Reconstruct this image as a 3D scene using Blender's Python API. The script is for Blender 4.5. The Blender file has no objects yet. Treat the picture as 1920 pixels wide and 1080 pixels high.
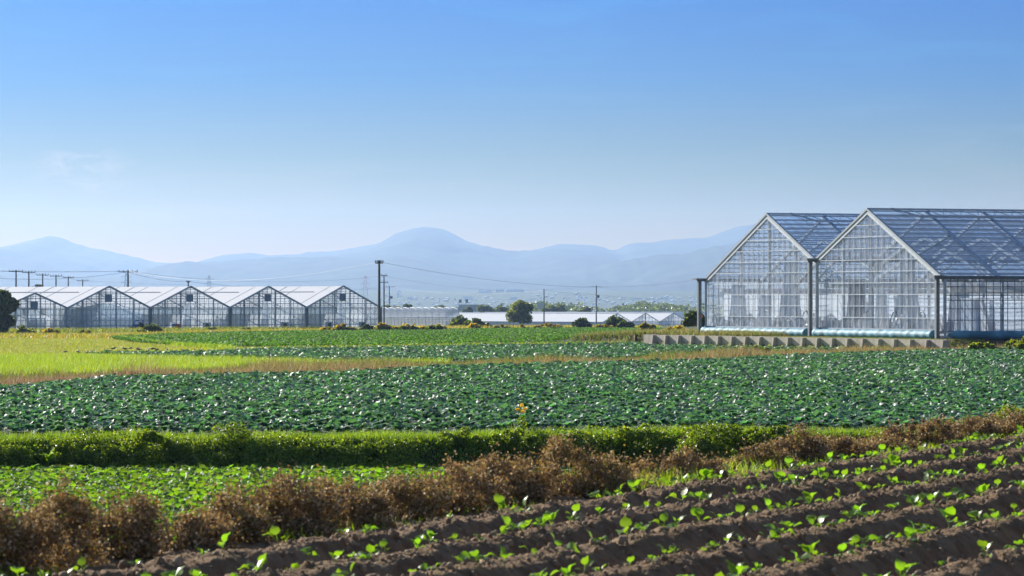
import bpy, math, random
import numpy as np
from mathutils import Vector
R = math.radians
random.seed(7)
RNG = np.random.default_rng(11)
scene = bpy.context.scene
COL = scene.collection

# ---------------------------------------------------------------- camera
CAM_Z = 3.0
F = 7000.0            # focal length in photograph pixels (1920 wide)
HY = 563.0            # row of the horizon
cam = bpy.data.cameras.new('camera'); camo = bpy.data.objects.new('camera', cam); COL.objects.link(camo)
cam.lens = 36.0 * F / 1920.0; cam.sensor_width = 36.0
cam.clip_start = 0.5; cam.clip_end = 60000
camo.location = (0, 0, CAM_Z)
camo.rotation_euler = (R(90) + math.atan((HY - 540) / F), 0, 0)
cam.dof.use_dof = True; cam.dof.focus_distance = 160.0; cam.dof.aperture_fstop = 14
scene.camera = camo

# ---------------------------------------------------------------- sky and sun
SUN_AZ = R(-37); SUN_EL = R(21)
w = bpy.data.worlds.new('World'); scene.world = w; w.use_nodes = True
nt = w.node_tree; nt.nodes.clear(); N = nt.nodes; LK = nt.links
def mathn(op, a=None, b=None, tree=None):
    t = tree or nt
    n = t.nodes.new('ShaderNodeMath'); n.operation = op
    for i, v in enumerate((a, b)):
        if v is None: continue
        if isinstance(v, (int, float)): n.inputs[i].default_value = v
        else: t.links.new(v, n.inputs[i])
    return n.outputs[0]
out = N.new('ShaderNodeOutputWorld'); bg = N.new('ShaderNodeBackground')
tc = N.new('ShaderNodeTexCoord'); sep = N.new('ShaderNodeSeparateXYZ'); LK.new(tc.outputs['Generated'], sep.inputs[0])
ex = mathn('MULTIPLY', mathn('SUBTRACT', 1.0, mathn('EXPONENT', mathn('MULTIPLY', mathn('MAXIMUM', sep.outputs[2], 0.0), -14.0))), 0.36)
zz = mathn('MAXIMUM', mathn('ADD', sep.outputs[2], ex), 0.015)   # the air clears quickly above the horizon
cmb = N.new('ShaderNodeCombineXYZ'); LK.new(sep.outputs[0], cmb.inputs[0]); LK.new(sep.outputs[1], cmb.inputs[1]); LK.new(zz, cmb.inputs[2])
nrm = N.new('ShaderNodeVectorMath'); nrm.operation = 'NORMALIZE'; LK.new(cmb.outputs[0], nrm.inputs[0])
sky = N.new('ShaderNodeTexSky'); sky.sky_type = 'NISHITA'; sky.sun_disc = False
sky.sun_elevation = SUN_EL; sky.sun_rotation = SUN_AZ; sky.air_density = 1.15; sky.dust_density = 0.6; sky.ozone_density = 2.5
LK.new(nrm.outputs[0], sky.inputs[0])
hs = N.new('ShaderNodeHueSaturation'); hs.inputs['Saturation'].default_value = 1.05; LK.new(sky.outputs[0], hs.inputs['Color'])
# thin high cirrus, fixed in world directions
mp = N.new('ShaderNodeMapping'); mp.inputs['Scale'].default_value = (9, 9, 60); LK.new(tc.outputs['Generated'], mp.inputs[0])
nz = N.new('ShaderNodeTexNoise'); nz.inputs['Scale'].default_value = 1.3; nz.inputs['Detail'].default_value = 7; nz.inputs['Distortion'].default_value = 1.2; LK.new(mp.outputs[0], nz.inputs[0])
cr = N.new('ShaderNodeValToRGB'); cr.color_ramp.elements[0].position = 0.50; cr.color_ramp.elements[1].position = 0.78
cr.color_ramp.elements[1].color = (0.35, 0.35, 0.35, 1); LK.new(nz.outputs[0], cr.inputs[0])
# one small wisp low on the left
vd = N.new('ShaderNodeVectorMath'); vd.operation = 'DISTANCE'; mp2 = N.new('ShaderNodeMapping'); mp2.inputs['Scale'].default_value = (1.0, 1, 1.8); LK.new(tc.outputs['Generated'], mp2.inputs[0]); LK.new(mp2.outputs[0], vd.inputs[0]); vd.inputs[1].default_value = (-0.114, 0.993, 0.0346 * 1.8)
fo = N.new('ShaderNodeMapRange'); fo.inputs[1].default_value = 0.002; fo.inputs[2].default_value = 0.016; fo.inputs[3].default_value = 1; fo.inputs[4].default_value = 0; LK.new(vd.outputs['Value'], fo.inputs[0])
mp3 = N.new('ShaderNodeMapping'); mp3.inputs['Scale'].default_value = (60, 60, 140); mp3.inputs['Rotation'].default_value = (0, 0.5, 0); LK.new(tc.outputs['Generated'], mp3.inputs[0])
nz2 = N.new('ShaderNodeTexNoise'); nz2.inputs['Scale'].default_value = 1.6; nz2.inputs['Detail'].default_value = 5; nz2.inputs['Distortion'].default_value = 1.5; LK.new(mp3.outputs[0], nz2.inputs[0])
wr = N.new('ShaderNodeMapRange'); wr.inputs[1].default_value = 0.45; wr.inputs[2].default_value = 0.75; LK.new(nz2.outputs[0], wr.inputs[0])
wf = mathn('MULTIPLY', mathn('MULTIPLY', wr.outputs[0], fo.outputs[0]), 0.30)
mxc = N.new('ShaderNodeMixRGB'); LK.new(cr.outputs[0], mxc.inputs[0]); LK.new(hs.outputs[0], mxc.inputs[1]); mxc.inputs[2].default_value = (9, 8.6, 8.6, 1)
# the low sky: warm and pale at the horizon, deep blue a few degrees up (function of elevation only)
el = N.new('ShaderNodeMapRange'); el.inputs[1].default_value = 0.0; el.inputs[2].default_value = 0.25; LK.new(sep.outputs[2], el.inputs[0])
er = N.new('ShaderNodeValToRGB'); er.color_ramp.interpolation = 'LINEAR'
RAMP = [(0.0, (0.62, 0.29, 0.01)), (0.064, (0.50, 0.275, 0.01)), (0.093, (0.41, 0.26, 0.03)), (0.15, (0.25, 0.28, 0.19)), (0.236, (0.05, 0.30, 0.53)), (0.32, (0.01, 0.31, 0.71)), (0.6, (0.35, 0.62, 0.95)), (1.0, (0.85, 0.92, 1.0))]
e_ = er.color_ramp.elements
for i, (p_, c_) in enumerate(RAMP):
    q_ = e_[i] if i < 2 else e_.new(p_)
    q_.position = p_; q_.color = (*c_, 1)
LK.new(el.outputs[0], er.inputs[0])
mm = N.new('ShaderNodeMixRGB'); mm.blend_type = 'MULTIPLY'; mm.inputs[0].default_value = 1; LK.new(mxc.outputs[0], mm.inputs[1]); LK.new(er.outputs[0], mm.inputs[2])
mw = N.new('ShaderNodeMixRGB'); LK.new(wf, mw.inputs[0]); LK.new(mm.outputs[0], mw.inputs[1]); mw.inputs[2].default_value = (8.5, 5.5, 4.5, 1)
LK.new(mw.outputs[0], bg.inputs[0]); LK.new(bg.outputs[0], out.inputs[0])
bg.inputs[1].default_value = 0.075

sl = bpy.data.lights.new('sun', 'SUN'); so = bpy.data.objects.new('sun', sl); COL.objects.link(so)
sl.energy = 5.0; sl.angle = R(0.5); sl.color = (1.0, 0.93, 0.82)
sd = Vector((math.sin(SUN_AZ) * math.cos(SUN_EL), math.cos(SUN_AZ) * math.cos(SUN_EL), math.sin(SUN_EL)))
so.rotation_euler = sd.to_track_quat('Z', 'Y').to_euler()
vs = scene.view_settings; vs.view_transform = 'Standard'; vs.look = 'None'; vs.gamma = 1; vs.exposure = 0.95
scene.render.use_motion_blur = False
cy = scene.cycles
cy.max_bounces = 10; cy.diffuse_bounces = 4; cy.glossy_bounces = 3; cy.transmission_bounces = 6
cy.transparent_max_bounces = 40; cy.volume_bounces = 1; cy.use_denoising = True
cy.caustics_reflective = False; cy.caustics_refractive = False
cy.use_adaptive_sampling = True; cy.adaptive_threshold = 0.02
cy.sample_clamp_indirect = 6

# ---------------------------------------------------------------- helpers
def tag(o, label=None, cat=None, group=None, kind=None):
    if label: o['label'] = label
    if cat: o['category'] = cat
    if group: o['group'] = group
    if kind: o['kind'] = kind
    return o
def empty(name, loc, rz=0, parent=None):
    o = bpy.data.objects.new(name, None); COL.objects.link(o); o.location = loc; o.rotation_euler = (0, 0, rz)
    o.empty_display_size = 0.2
    if parent: o.parent = parent
    return o
def at(px, py, D):
    """pixel of the photograph at distance D -> point in the place"""
    return Vector(((px - 960) / F * D, D, CAM_Z - (py - HY) / F * D))
def smooth(a, b, x):
    t = np.clip((x - a) / (b - a), 0, 1); return t * t * (3 - 2 * t)
_lat = np.random.default_rng(3).random((256, 256))
def vnoise(x, y):
    x = np.asarray(x, float); y = np.asarray(y, float)
    xi = np.floor(x).astype(int); yi = np.floor(y).astype(int); fx = x - xi; fy = y - yi
    fx = fx * fx * (3 - 2 * fx); fy = fy * fy * (3 - 2 * fy)
    a = _lat[xi & 255, yi & 255]; b = _lat[(xi + 1) & 255, yi & 255]; c = _lat[xi & 255, (yi + 1) & 255]; d = _lat[(xi + 1) & 255, (yi + 1) & 255]
    return (a * (1 - fx) + b * fx) * (1 - fy) + (c * (1 - fx) + d * fx) * fy
def fbm(x, y, o=4, g=0.5):
    s = 0; a = 1; t = 0
    for i in range(o):
        s = s + a * (vnoise(x * 2 ** i + 17 * i, y * 2 ** i + 31 * i) - 0.5); t += a; a *= g
    return s / t * 2
def new_mesh(name, V, faces, tint=None, mats=(), smooth_sh=False, mat_idx=None):
    """V (n,3); faces (m,k) array or list of arrays of different k; tint per-vertex colour"""
    me = bpy.data.meshes.new(name)
    V = np.asarray(V, np.float32)
    if isinstance(faces, np.ndarray): faces = [faces]
    faces = [np.asarray(f, np.int32) for f in faces if len(f)]
    nl = sum(f.size for f in faces); nf = sum(len(f) for f in faces)
    me.vertices.add(len(V)); me.vertices.foreach_set('co', V.ravel())
    me.loops.add(nl); me.polygons.add(nf)
    me.loops.foreach_set('vertex_index', np.concatenate([f.ravel() for f in faces]))
    tot = np.concatenate([np.full(len(f), f.shape[1], np.int32) for f in faces])
    st = np.concatenate([[0], np.cumsum(tot)[:-1]]).astype(np.int32)
    me.polygons.foreach_set('loop_start', st)
    if smooth_sh: me.polygons.foreach_set('use_smooth', np.ones(nf, bool))
    for m in mats: me.materials.append(m)
    if mat_idx is not None: me.polygons.foreach_set('material_index', np.asarray(mat_idx, np.int32))
    me.update(calc_edges=True)
    if tint is not None:
        at_ = me.color_attributes.new('tint', 'FLOAT_COLOR', 'POINT')
        t = np.ones((len(V), 4), np.float32); t[:, :3] = tint
        at_.data.foreach_set('color', t.ravel())
    return me
def link(name, me, parent=None, loc=None):
    o = bpy.data.objects.new(name, me); COL.objects.link(o)
    if parent: o.parent = parent
    if loc is not None: o.location = loc
    return o
def scatter(tv, tf, pos, rot, scale, tints):
    """copies of template (tv,tf) at pos with rotation matrices (n,3,3), scale (n,) or (n,3), tints (n,3) -> V, F, T"""
    n = len(pos); tv = np.asarray(tv, float); tf = np.asarray(tf)
    sc = scale[:, None, None] if scale.ndim == 1 else scale[:, None, :]
    v = tv[None] * sc
    v = np.einsum('nij,nkj->nki', rot, v) + pos[:, None, :]
    f = tf[None] + (np.arange(n) * len(tv))[:, None, None]
    return v.reshape(-1, 3), f.reshape(-1, tf.shape[1]), np.repeat(tints, len(tv), 0)
def join(parts):
    V = []; Fs = {}; T = []; off = 0
    for v, f, t in parts:
        V.append(v); T.append(t); Fs.setdefault(f.shape[1], []).append(f + off); off += len(v)
    return np.concatenate(V), [np.concatenate(x) for x in Fs.values()], np.concatenate(T)
def euler_mats(rx, ry, rz):
    cx, sx, cy_, sy, cz, sz = np.cos(rx), np.sin(rx), np.cos(ry), np.sin(ry), np.cos(rz), np.sin(rz)
    M = np.empty((len(rx), 3, 3))
    M[:, 0, 0] = cz * cy_; M[:, 0, 1] = cz * sy * sx - sz * cx; M[:, 0, 2] = cz * sy * cx + sz * sx
    M[:, 1, 0] = sz * cy_; M[:, 1, 1] = sz * sy * sx + cz * cx; M[:, 1, 2] = sz * sy * cx - cz * sx
    M[:, 2, 0] = -sy; M[:, 2, 1] = cy_ * sx; M[:, 2, 2] = cy_ * cx
    return M
def rnd(a, b, n=None): return RNG.uniform(a, b, n)
def pick(cols, n, jit=0.15):
    c = np.asarray(cols, float)[RNG.integers(0, len(cols), n)]
    return np.clip(c * (1 + RNG.uniform(-jit, jit, (n, 1))) * (1 + RNG.uniform(-jit / 2, jit / 2, (n, 3))), 0, 1)
class MB:
    """collects boxes, bars and tubes into ONE mesh"""
    def __init__(s): s.v = []; s.f = []
    def add(s, vs_, fs):
        o = len(s.v); s.v += [tuple(p) for p in vs_]; s.f += [tuple(i + o for i in f) for f in fs]
    def bar(s, a, b, w_, h=None, up=(0, 0, 1)):
        a = Vector(a); b = Vector(b); h = h or w_; d = (b - a)
        if d.length < 1e-6: return
        d.normalize(); u = Vector(up)
        if abs(d.dot(u)) > 0.97: u = Vector((0.925, 0.38, 0))
        sx = d.cross(u).normalized(); uy = sx.cross(d).normalized()
        P = []
        for p in (a, b):
            for (i, j) in ((-1, -1), (1, -1), (1, 1), (-1, 1)): P.append(p + sx * (i * w_ / 2) + uy * (j * h / 2))
        s.add(P, [(0, 3, 2, 1), (4, 5, 6, 7), (0, 1, 5, 4), (1, 2, 6, 5), (2, 3, 7, 6), (3, 0, 4, 7)])
    def box(s, c, sx, sy, sz, rz=0):
        ca, sa = math.cos(rz), math.sin(rz); P = []
        for z in (-1, 1):
            for (i, j) in ((-1, -1), (1, -1), (1, 1), (-1, 1)):
                x = i * sx / 2; y = j * sy / 2; P.append((c[0] + x * ca - y * sa, c[1] + x * sa + y * ca, c[2] + z * sz / 2))
        s.add(P, [(0, 3, 2, 1), (4, 5, 6, 7), (0, 1, 5, 4), (1, 2, 6, 5), (2, 3, 7, 6), (3, 0, 4, 7)])
    def tube(s, pts, rad, n=8, cap=True):
        rings = []; pts = [Vector(p) for p in pts]
        if isinstance(rad, (int, float)): rad = [rad] * len(pts)
        for i, p in enumerate(pts):
            d = (pts[min(i + 1, len(pts) - 1)] - pts[max(i - 1, 0)]).normalized()
            u = Vector((0, 0, 1)) if abs(d.z) < 0.95 else Vector((1, 0, 0))
            sx = d.cross(u).normalized(); uy = sx.cross(d).normalized()
            rings.append([p + (sx * math.cos(2 * math.pi * k / n) + uy * math.sin(2 * math.pi * k / n)) * rad[i] for k in range(n)])
        P = [q for r in rings for q in r]; fs = []
        for i in range(len(pts) - 1):
            for k in range(n): fs.append((i * n + k, i * n + (k + 1) % n, (i + 1) * n + (k + 1) % n, (i + 1) * n + k))
        if cap: fs.append(tuple(range(n))[::-1]); fs.append(tuple((len(pts) - 1) * n + k for k in range(n)))
        s.add(P, fs)
    def poly(s, pts): s.add(pts, [tuple(range(len(pts)))])
    def build(s, name, mat, parent=None, smooth_sh=False):
        me = bpy.data.meshes.new(name); me.from_pydata(s.v, [], s.f); me.update()
        if smooth_sh: me.polygons.foreach_set('use_smooth', np.ones(len(me.polygons), bool))
        me.materials.append(mat); return link(name, me, parent)

# ---------------------------------------------------------------- materials
def mat(name, col=(0.5, 0.5, 0.5), rough=0.6, spec=0.5, metal=0.0, noise=0.0, nscale=5.0, bump=0.0, bscale=20.0, col2=None):
    m = bpy.data.materials.new(name); m.use_nodes = True; t = m.node_tree; b = t.nodes['Principled BSDF']
    b.inputs['Base Color'].default_value = (*col, 1); b.inputs['Roughness'].default_value = rough
    b.inputs['Specular IOR Level'].default_value = spec; b.inputs['Metallic'].default_value = metal
    g = t.nodes.new('ShaderNodeNewGeometry')
    if noise > 0 or col2:
        n = t.nodes.new('ShaderNodeTexNoise'); n.inputs['Scale'].default_value = nscale; n.inputs['Detail'].default_value = 6; t.links.new(g.outputs['Position'], n.inputs[0])
        r = t.nodes.new('ShaderNodeValToRGB'); r.color_ramp.elements[0].position = 0.35; r.color_ramp.elements[1].position = 0.65
        c2 = col2 or tuple(min(1, c * (1 + noise)) for c in col); c1 = col if col2 else tuple(c * (1 - noise) for c in col)
        r.color_ramp.elements[0].color = (*c1, 1); r.color_ramp.elements[1].color = (*c2, 1)
        t.links.new(n.outputs[0], r.inputs[0]); t.links.new(r.outputs[0], b.inputs['Base Color'])
    if bump > 0:
        n = t.nodes.new('ShaderNodeTexNoise'); n.inputs['Scale'].default_value = bscale; n.inputs['Detail'].default_value = 8; t.links.new(g.outputs['Position'], n.inputs[0])
        bp = t.nodes.new('ShaderNodeBump'); bp.inputs['Strength'].default_value = 1; bp.inputs['Distance'].default_value = bump
        t.links.new(n.outputs[0], bp.inputs['Height']); t.links.new(bp.outputs[0], b.inputs['Normal'])
    return m
def leafmat(name, rough=0.5, spec=0.4, trans=0.35, tcol=(1.6, 1.9, 0.5), coat=0.0):
    """base colour from the 'tint' attribute; light passes through the leaf"""
    m = bpy.data.materials.new(name); m.use_nodes = True; t = m.node_tree; b = t.nodes['Principled BSDF']; o = t.nodes['Material Output']
    a = t.nodes.new('ShaderNodeAttribute'); a.attribute_name = 'tint'
    t.links.new(a.outputs['Color'], b.inputs['Base Color'])
    b.inputs['Roughness'].default_value = rough; b.inputs['Specular IOR Level'].default_value = spec; b.inputs['Coat Weight'].default_value = coat
    tr = t.nodes.new('ShaderNodeBsdfTranslucent'); mu = t.nodes.new('ShaderNodeVectorMath'); mu.operation = 'MULTIPLY'
    t.links.new(a.outputs['Color'], mu.inputs[0]); mu.inputs[1].default_value = tcol; t.links.new(mu.outputs[0], tr.inputs[0])
    mx = t.nodes.new('ShaderNodeMixShader'); mx.inputs[0].default_value = trans
    t.links.new(b.outputs[0], mx.inputs[1]); t.links.new(tr.outputs[0], mx.inputs[2]); t.links.new(mx.outputs[0], o.inputs[0])
    return m
def film(name, col=(0.85, 0.9, 0.95), clear=0.6, trans=0.4, gloss=0.12, wrinkle=0.0, wscale=4.0, rough=0.15, vary=0.0):
    """thin plastic sheet: part of the light goes straight on, the rest is scattered or mirrored"""
    m = bpy.data.materials.new(name); m.use_nodes = True; t = m.node_tree; t.nodes.remove(t.nodes['Principled BSDF']); o = t.nodes['Material Output']
    nn = t.nodes.new
    tp = nn('ShaderNodeBsdfTransparent'); tp.inputs[0].default_value = (0.93, 0.96, 1, 1)
    df = nn('ShaderNodeBsdfDiffuse'); df.inputs[0].default_value = (*col, 1)
    tl = nn('ShaderNodeBsdfTranslucent'); tl.inputs[0].default_value = (*col, 1)
    gl = nn('ShaderNodeBsdfGlossy'); gl.inputs['Roughness'].default_value = rough
    m1 = nn('ShaderNodeMixShader'); m1.inputs[0].default_value = trans; t.links.new(df.outputs[0], m1.inputs[1]); t.links.new(tl.outputs[0], m1.inputs[2])
    m2 = nn('ShaderNodeMixShader'); m2.inputs[0].default_value = clear; t.links.new(m1.outputs[0], m2.inputs[1]); t.links.new(tp.outputs[0], m2.inputs[2])
    m3 = nn('ShaderNodeMixShader'); m3.inputs[0].default_value = gloss; t.links.new(m2.outputs[0], m3.inputs[1]); t.links.new(gl.outputs[0], m3.inputs[2])
    t.links.new(m3.outputs[0], o.inputs[0])
    g = nn('ShaderNodeNewGeometry')
    if vary > 0:
        n = nn('ShaderNodeTexNoise'); n.inputs['Scale'].default_value = 0.7; n.inputs['Detail'].default_value = 5; t.links.new(g.outputs['Position'], n.inputs[0])
        mr = nn('ShaderNodeMapRange'); mr.inputs[1].default_value = 0.3; mr.inputs[2].default_value = 0.7
        mr.inputs[3].default_value = max(0, clear - vary); mr.inputs[4].default_value = min(1, clear + vary)
        t.links.new(n.outputs[0], mr.inputs[0]); t.links.new(mr.outputs[0], m2.inputs[0])
    if wrinkle > 0:
        mpp = nn('ShaderNodeMapping'); mpp.inputs['Scale'].default_value = (1, 1, 0.35); mpp.inputs['Rotation'].default_value = (0.5, 0.3, 0); t.links.new(g.outputs['Position'], mpp.inputs[0])
        n = nn('ShaderNodeTexNoise'); n.inputs['Scale'].default_value = wscale; n.inputs['Detail'].default_value = 4; n.inputs['Distortion'].default_value = 0.8; t.links.new(mpp.outputs[0], n.inputs[0])
        bp = nn('ShaderNodeBump'); bp.inputs['Distance'].default_value = wrinkle; t.links.new(n.outputs[0], bp.inputs['Height'])
        for q in (df, tl, gl): t.links.new(bp.outputs[0], q.inputs['Normal'])
    return m
# ================================================================ THE LAND
EA = np.array([-2.1, 17.0]); ED = np.array([0.358, 0.934]); EN = np.array([0.934, -0.358])   # edge of the planted plot, its direction and inward normal
ROW0, ROWS = 0.55, 0.68
def edge_coords(x, y):
    return (x - EA[0]) * EN[0] + (y - EA[1]) * EN[1], (x - EA[0]) * ED[0] + (y - EA[1]) * ED[1]
GO = np.array([19.05, 165.0]); GT = np.array([-0.38, 0.925]); GV = np.array([0.925, 0.38])   # right greenhouse: near corner, along the gable, along the ridge
PADZ = 1.256
WA = np.array([18.9, 162.4]); WB = np.array([6.6, 187.6]); WD = (WB - WA) / np.linalg.norm(WB - WA); WN = np.array([-WD[1], WD[0]])  # retaining wall (WN points to the viewer's left)
if WN[0] > 0: WN = -WN
BANKY = 60.0
def bank_line(x): return BANKY + 0.03 * x + 0.25 * np.sin(x * 0.7) + 0.15 * np.sin(x * 1.9 + 1)
_fy = [0, 170, 380, 650, 1000, 2000, 4000, 4600, 5600, 6500, 16000]; _fz = [0.8, 0.8, 0.0, -1.5, -5.0, -10, -9, -8, 12, 20, 20]
def soil_z(s, u):
    t = np.abs(((s - ROW0) / ROWS + 0.5) % 1 - 0.5) * ROWS
    wob = 0.02 * fbm(u * 0.8, np.floor((s - ROW0) / ROWS + 0.5) * 7.3, 2)
    t = np.abs((((s + wob - ROW0) / ROWS + 0.5) % 1 - 0.5) * ROWS)
    z = 1.8 - 0.17 * smooth(0.05, 0.30, t)
    z = np.where(s < ROW0 - 0.26, 1.715, z)
    z = z + 0.03 * fbm(s * 4, u * 4, 3) + 0.028 * np.abs(fbm(s * 15, u * 15, 3)) + 0.009 * fbm(s * 45, u * 45, 2)
    return z
def ground(x, y, fine=True):
    x = np.asarray(x, float); y = np.asarray(y, float)
    z = np.interp(y, _fy, _fz)
    z = z + 0.05 * fbm(x * 0.06, y * 0.06, 3) * smooth(70, 120, y) * (y < 3000)
    # lower plot between the planted plot and the bank
    yb = bank_line(x)
    z = np.where(y < yb + 6, 0.27 + (z - 0.27) * smooth(-0.05, 0.42, y - yb) * (1 - 0.16 * (1 - smooth(0.5, 6, y - yb)) * (1 - smooth(-5, 4, x))), z)
    s, u = edge_coords(x, y)
    fg = np.where(s > -0.35, 1.66, 0)
    # terrace of the planted plot
    k = smooth(-2.6, -0.8, s) * (1 - smooth(40, 52, u))
    z = np.where(y < yb, z * (1 - k) + 1.70 * k, z)
    # pad of the greenhouse
    gx = x - GO[0]; gy = y - GO[1]; gt = gx * GT[0] + gy * GT[1]; gv = gx * GV[0] + gy * GV[1]
    wn = (x - WA[0]) * WN[0] + (y - WA[1]) * WN[1]          # >0 in front of the wall
    wd = (x - WA[0]) * WD[0] + (y - WA[1]) * WD[1]
    inside = smooth(0.0, -0.25, wn)
    near = smooth(-3.0, -0.9, gt)
    leftend = smooth(46, 27.5, wd)
    pad = inside * near * leftend * smooth(70, 50, gv)
    z = z * (1 - pad) + PADZ * pad
    return z
def gz(x, y): return float(ground(np.array([x]), np.array([y]))[0])
def project(P):
    x, y, z = P[:, 0], P[:, 1], P[:, 2]
    return 960 + x / y * F, HY + (CAM_Z - z) / y * F
def in_poly(px, py, poly):
    r = np.zeros(len(px), bool); n = len(poly); j = n - 1
    for i in range(n):
        xi, yi = poly[i]; xj, yj = poly[j]
        c = ((yi > py) != (yj > py)) & (px < (xj - xi) * (py - yi) / (yj - yi + 1e-12) + xi)
        r ^= c; j = i
    return r
def hit(px, py, d0=40, d1=1500):
    """distance at which the sight line of a pixel meets the ground"""
    D = np.linspace(d0, d1, 6000); X = (px - 960) / F * D; Z = CAM_Z - (py - HY) / F * D
    g = ground(X, D); k = np.argmax(Z <= g)
    return float(D[k]) if Z[k] <= g[k] else d1
# outlines of the plots as they lie on the ground
S1 = [(-500, 772), (0, 738), (100, 729), (230, 717), (640, 709), (860, 696), (1280, 686), (1530, 673), (1920, 660), (2400, 642)]   # near edge of the dry grass strip
S2 = [(-500, 728), (0, 708), (240, 701), (400, 694), (640, 687), (830, 683), (1150, 678), (1300, 668), (1500, 662), (1700, 656), (1920, 640), (2400, 630)]
P_CAB = S1 + [(2400, 900), (-500, 900)]
P_STRIP = S1 + S2[::-1]
P_CAB2 = [(150, 667), (300, 667), (400, 664), (500, 659), (640, 657.5), (900, 653), (1150, 650), (1192, 646), (1205, 652), (1400, 656.5), (1600, 660), (1500, 663), (1300, 667), (1150, 677), (830, 681), (640, 681), (450, 674), (300, 671)]
P_FAR = [(200, 634), (260, 632), (290, 627), (700, 621), (1000, 617), (1240, 616.5), (1225, 626), (1190, 636), (1150, 646), (900, 650), (640, 654), (530, 658), (400, 652), (330, 649), (250, 643)]

# --- one ground sheet to the horizon
ys = np.concatenate([np.arange(3, 58, 0.5), np.arange(58, 63, 0.12), np.arange(63, 150, 1.2), np.arange(150, 236, 0.5), np.geomspace(236, 11200, 90)])
tt = np.concatenate([-np.geomspace(1.3, 0.16, 30), np.linspace(-0.155, 0.155, 280), np.geomspace(0.16, 1.3, 30)])
YY, TT = np.meshgrid(ys, tt, indexing='ij'); XX = TT * (YY + 12)
ZZ = ground(XX, YY)
s_, u_ = edge_coords(XX, YY)
cover = (s_ > -0.75) & (s_ < 8.7) & (u_ > -8.8) & (u_ < 33)
ZZ = np.where(cover & (s_ > -0.5), 1.5, ZZ)
ZZ = np.where(s_ >= 8.7, 1.72, ZZ) * 1.0
ZZ = np.where((s_ >= 8.7) & (YY > 58), ground(XX, YY), ZZ)
nY, nX = YY.shape; V = np.stack([XX, YY, ZZ], -1).reshape(-1, 3)
ii = np.arange(nY * nX).reshape(nY, nX)
FQ = np.stack([ii[:-1, :-1], ii[:-1, 1:], ii[1:, 1:], ii[1:, :-1]], -1).reshape(-1, 4)
px, py = project(V)
C = np.tile(np.array([0.16, 0.17, 0.045]), (len(V), 1))               # grassland
def paint(mask, c): C[mask] = c
Yf = V[:, 1]
paint((Yf > 420), (0.06, 0.085, 0.03))
paint((Yf > 62) & in_poly(px, py, P_CAB), (0.035, 0.065, 0.04))
paint((Yf > 62) & in_poly(px, py, P_STRIP), (0.20, 0.13, 0.05))
paint((Yf > 62) & in_poly(px, py, P_CAB2), (0.03, 0.05, 0.025))
paint((Yf > 62) & in_poly(px, py, P_FAR), (0.045, 0.075, 0.02))
paint((Yf > 59.9) & (Yf < bank_line(V[:, 0]) + 2.2), (0.05, 0.095, 0.018))
fieldL = (Yf > 62) & in_poly(px, py, S2 + [(1300, 650), (640, 668), (200, 672), (-500, 672)])
paint(fieldL & ~in_poly(px, py, P_CAB2), (0.22, 0.25, 0.03))
paint((Yf > 62) & in_poly(px, py, [(-500, 676), (-500, 630), (200, 630), (300, 645), (450, 654), (640, 656), (450, 664), (200, 672)]) & ~in_poly(px, py, P_FAR), (0.24, 0.24, 0.07))
paint(Yf < 59.8, (0.05, 0.037, 0.026))
gx = V[:, 0] - GO[0]; gy = V[:, 1] - GO[1]; gt = gx * GT[0] + gy * GT[1]; gv = gx * GV[0] + gy * GV[1]
paint((gt > -3.2) & (gt < 0.4) & (gv > -0.5) & (gv < 60) & (Yf > 150), (0.045, 0.036, 0.03))
paint((gt > 0.2) & (gt < 24.3) & (gv > 0.2) & (gv < 42), (0.33, 0.30, 0.27))
C *= (1 + 0.35 * fbm(V[:, 0] * 0.35, V[:, 1] * 0.12, 4))[:, None] * (1 + 0.15 * fbm(V[:, 0] * 2, V[:, 1] * 2, 2))[:, None]
gm = bpy.data.materials.new('ground'); gm.use_nodes = True; t = gm.node_tree; b = t.nodes['Principled BSDF']
a = t.nodes.new('ShaderNodeAttribute'); a.attribute_name = 'tint'; g = t.nodes.new('ShaderNodeNewGeometry')
n = t.nodes.new('ShaderNodeTexNoise'); n.inputs['Scale'].default_value = 3; n.inputs['Detail'].default_value = 8; t.links.new(g.outputs['Position'], n.inputs[0])
mr = t.nodes.new('ShaderNodeMapRange'); mr.inputs[1].default_value = 0.3; mr.inputs[2].default_value = 0.7; mr.inputs[3].default_value = 0.7; mr.inputs[4].default_value = 1.3; t.links.new(n.outputs[0], mr.inputs[0])
mu = t.nodes.new('ShaderNodeVectorMath'); mu.operation = 'SCALE'; t.links.new(a.outputs['Color'], mu.inputs[0]); t.links.new(mr.outputs[0], mu.inputs['Scale']); t.links.new(mu.outputs[0], b.inputs['Base Color'])
b.inputs['Roughness'].default_value = 0.95; b.inputs['Specular IOR Level'].default_value = 0.15
bp = t.nodes.new('ShaderNodeBump'); bp.inputs['Distance'].default_value = 0.06; t.links.new(n.outputs[0], bp.inputs['Height']); t.links.new(bp.outputs[0], b.inputs['Normal'])
me = new_mesh('ground', V, FQ, np.clip(C, 0.005, 0.9), [gm], True)
tag(link('ground', me), kind='structure')

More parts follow.
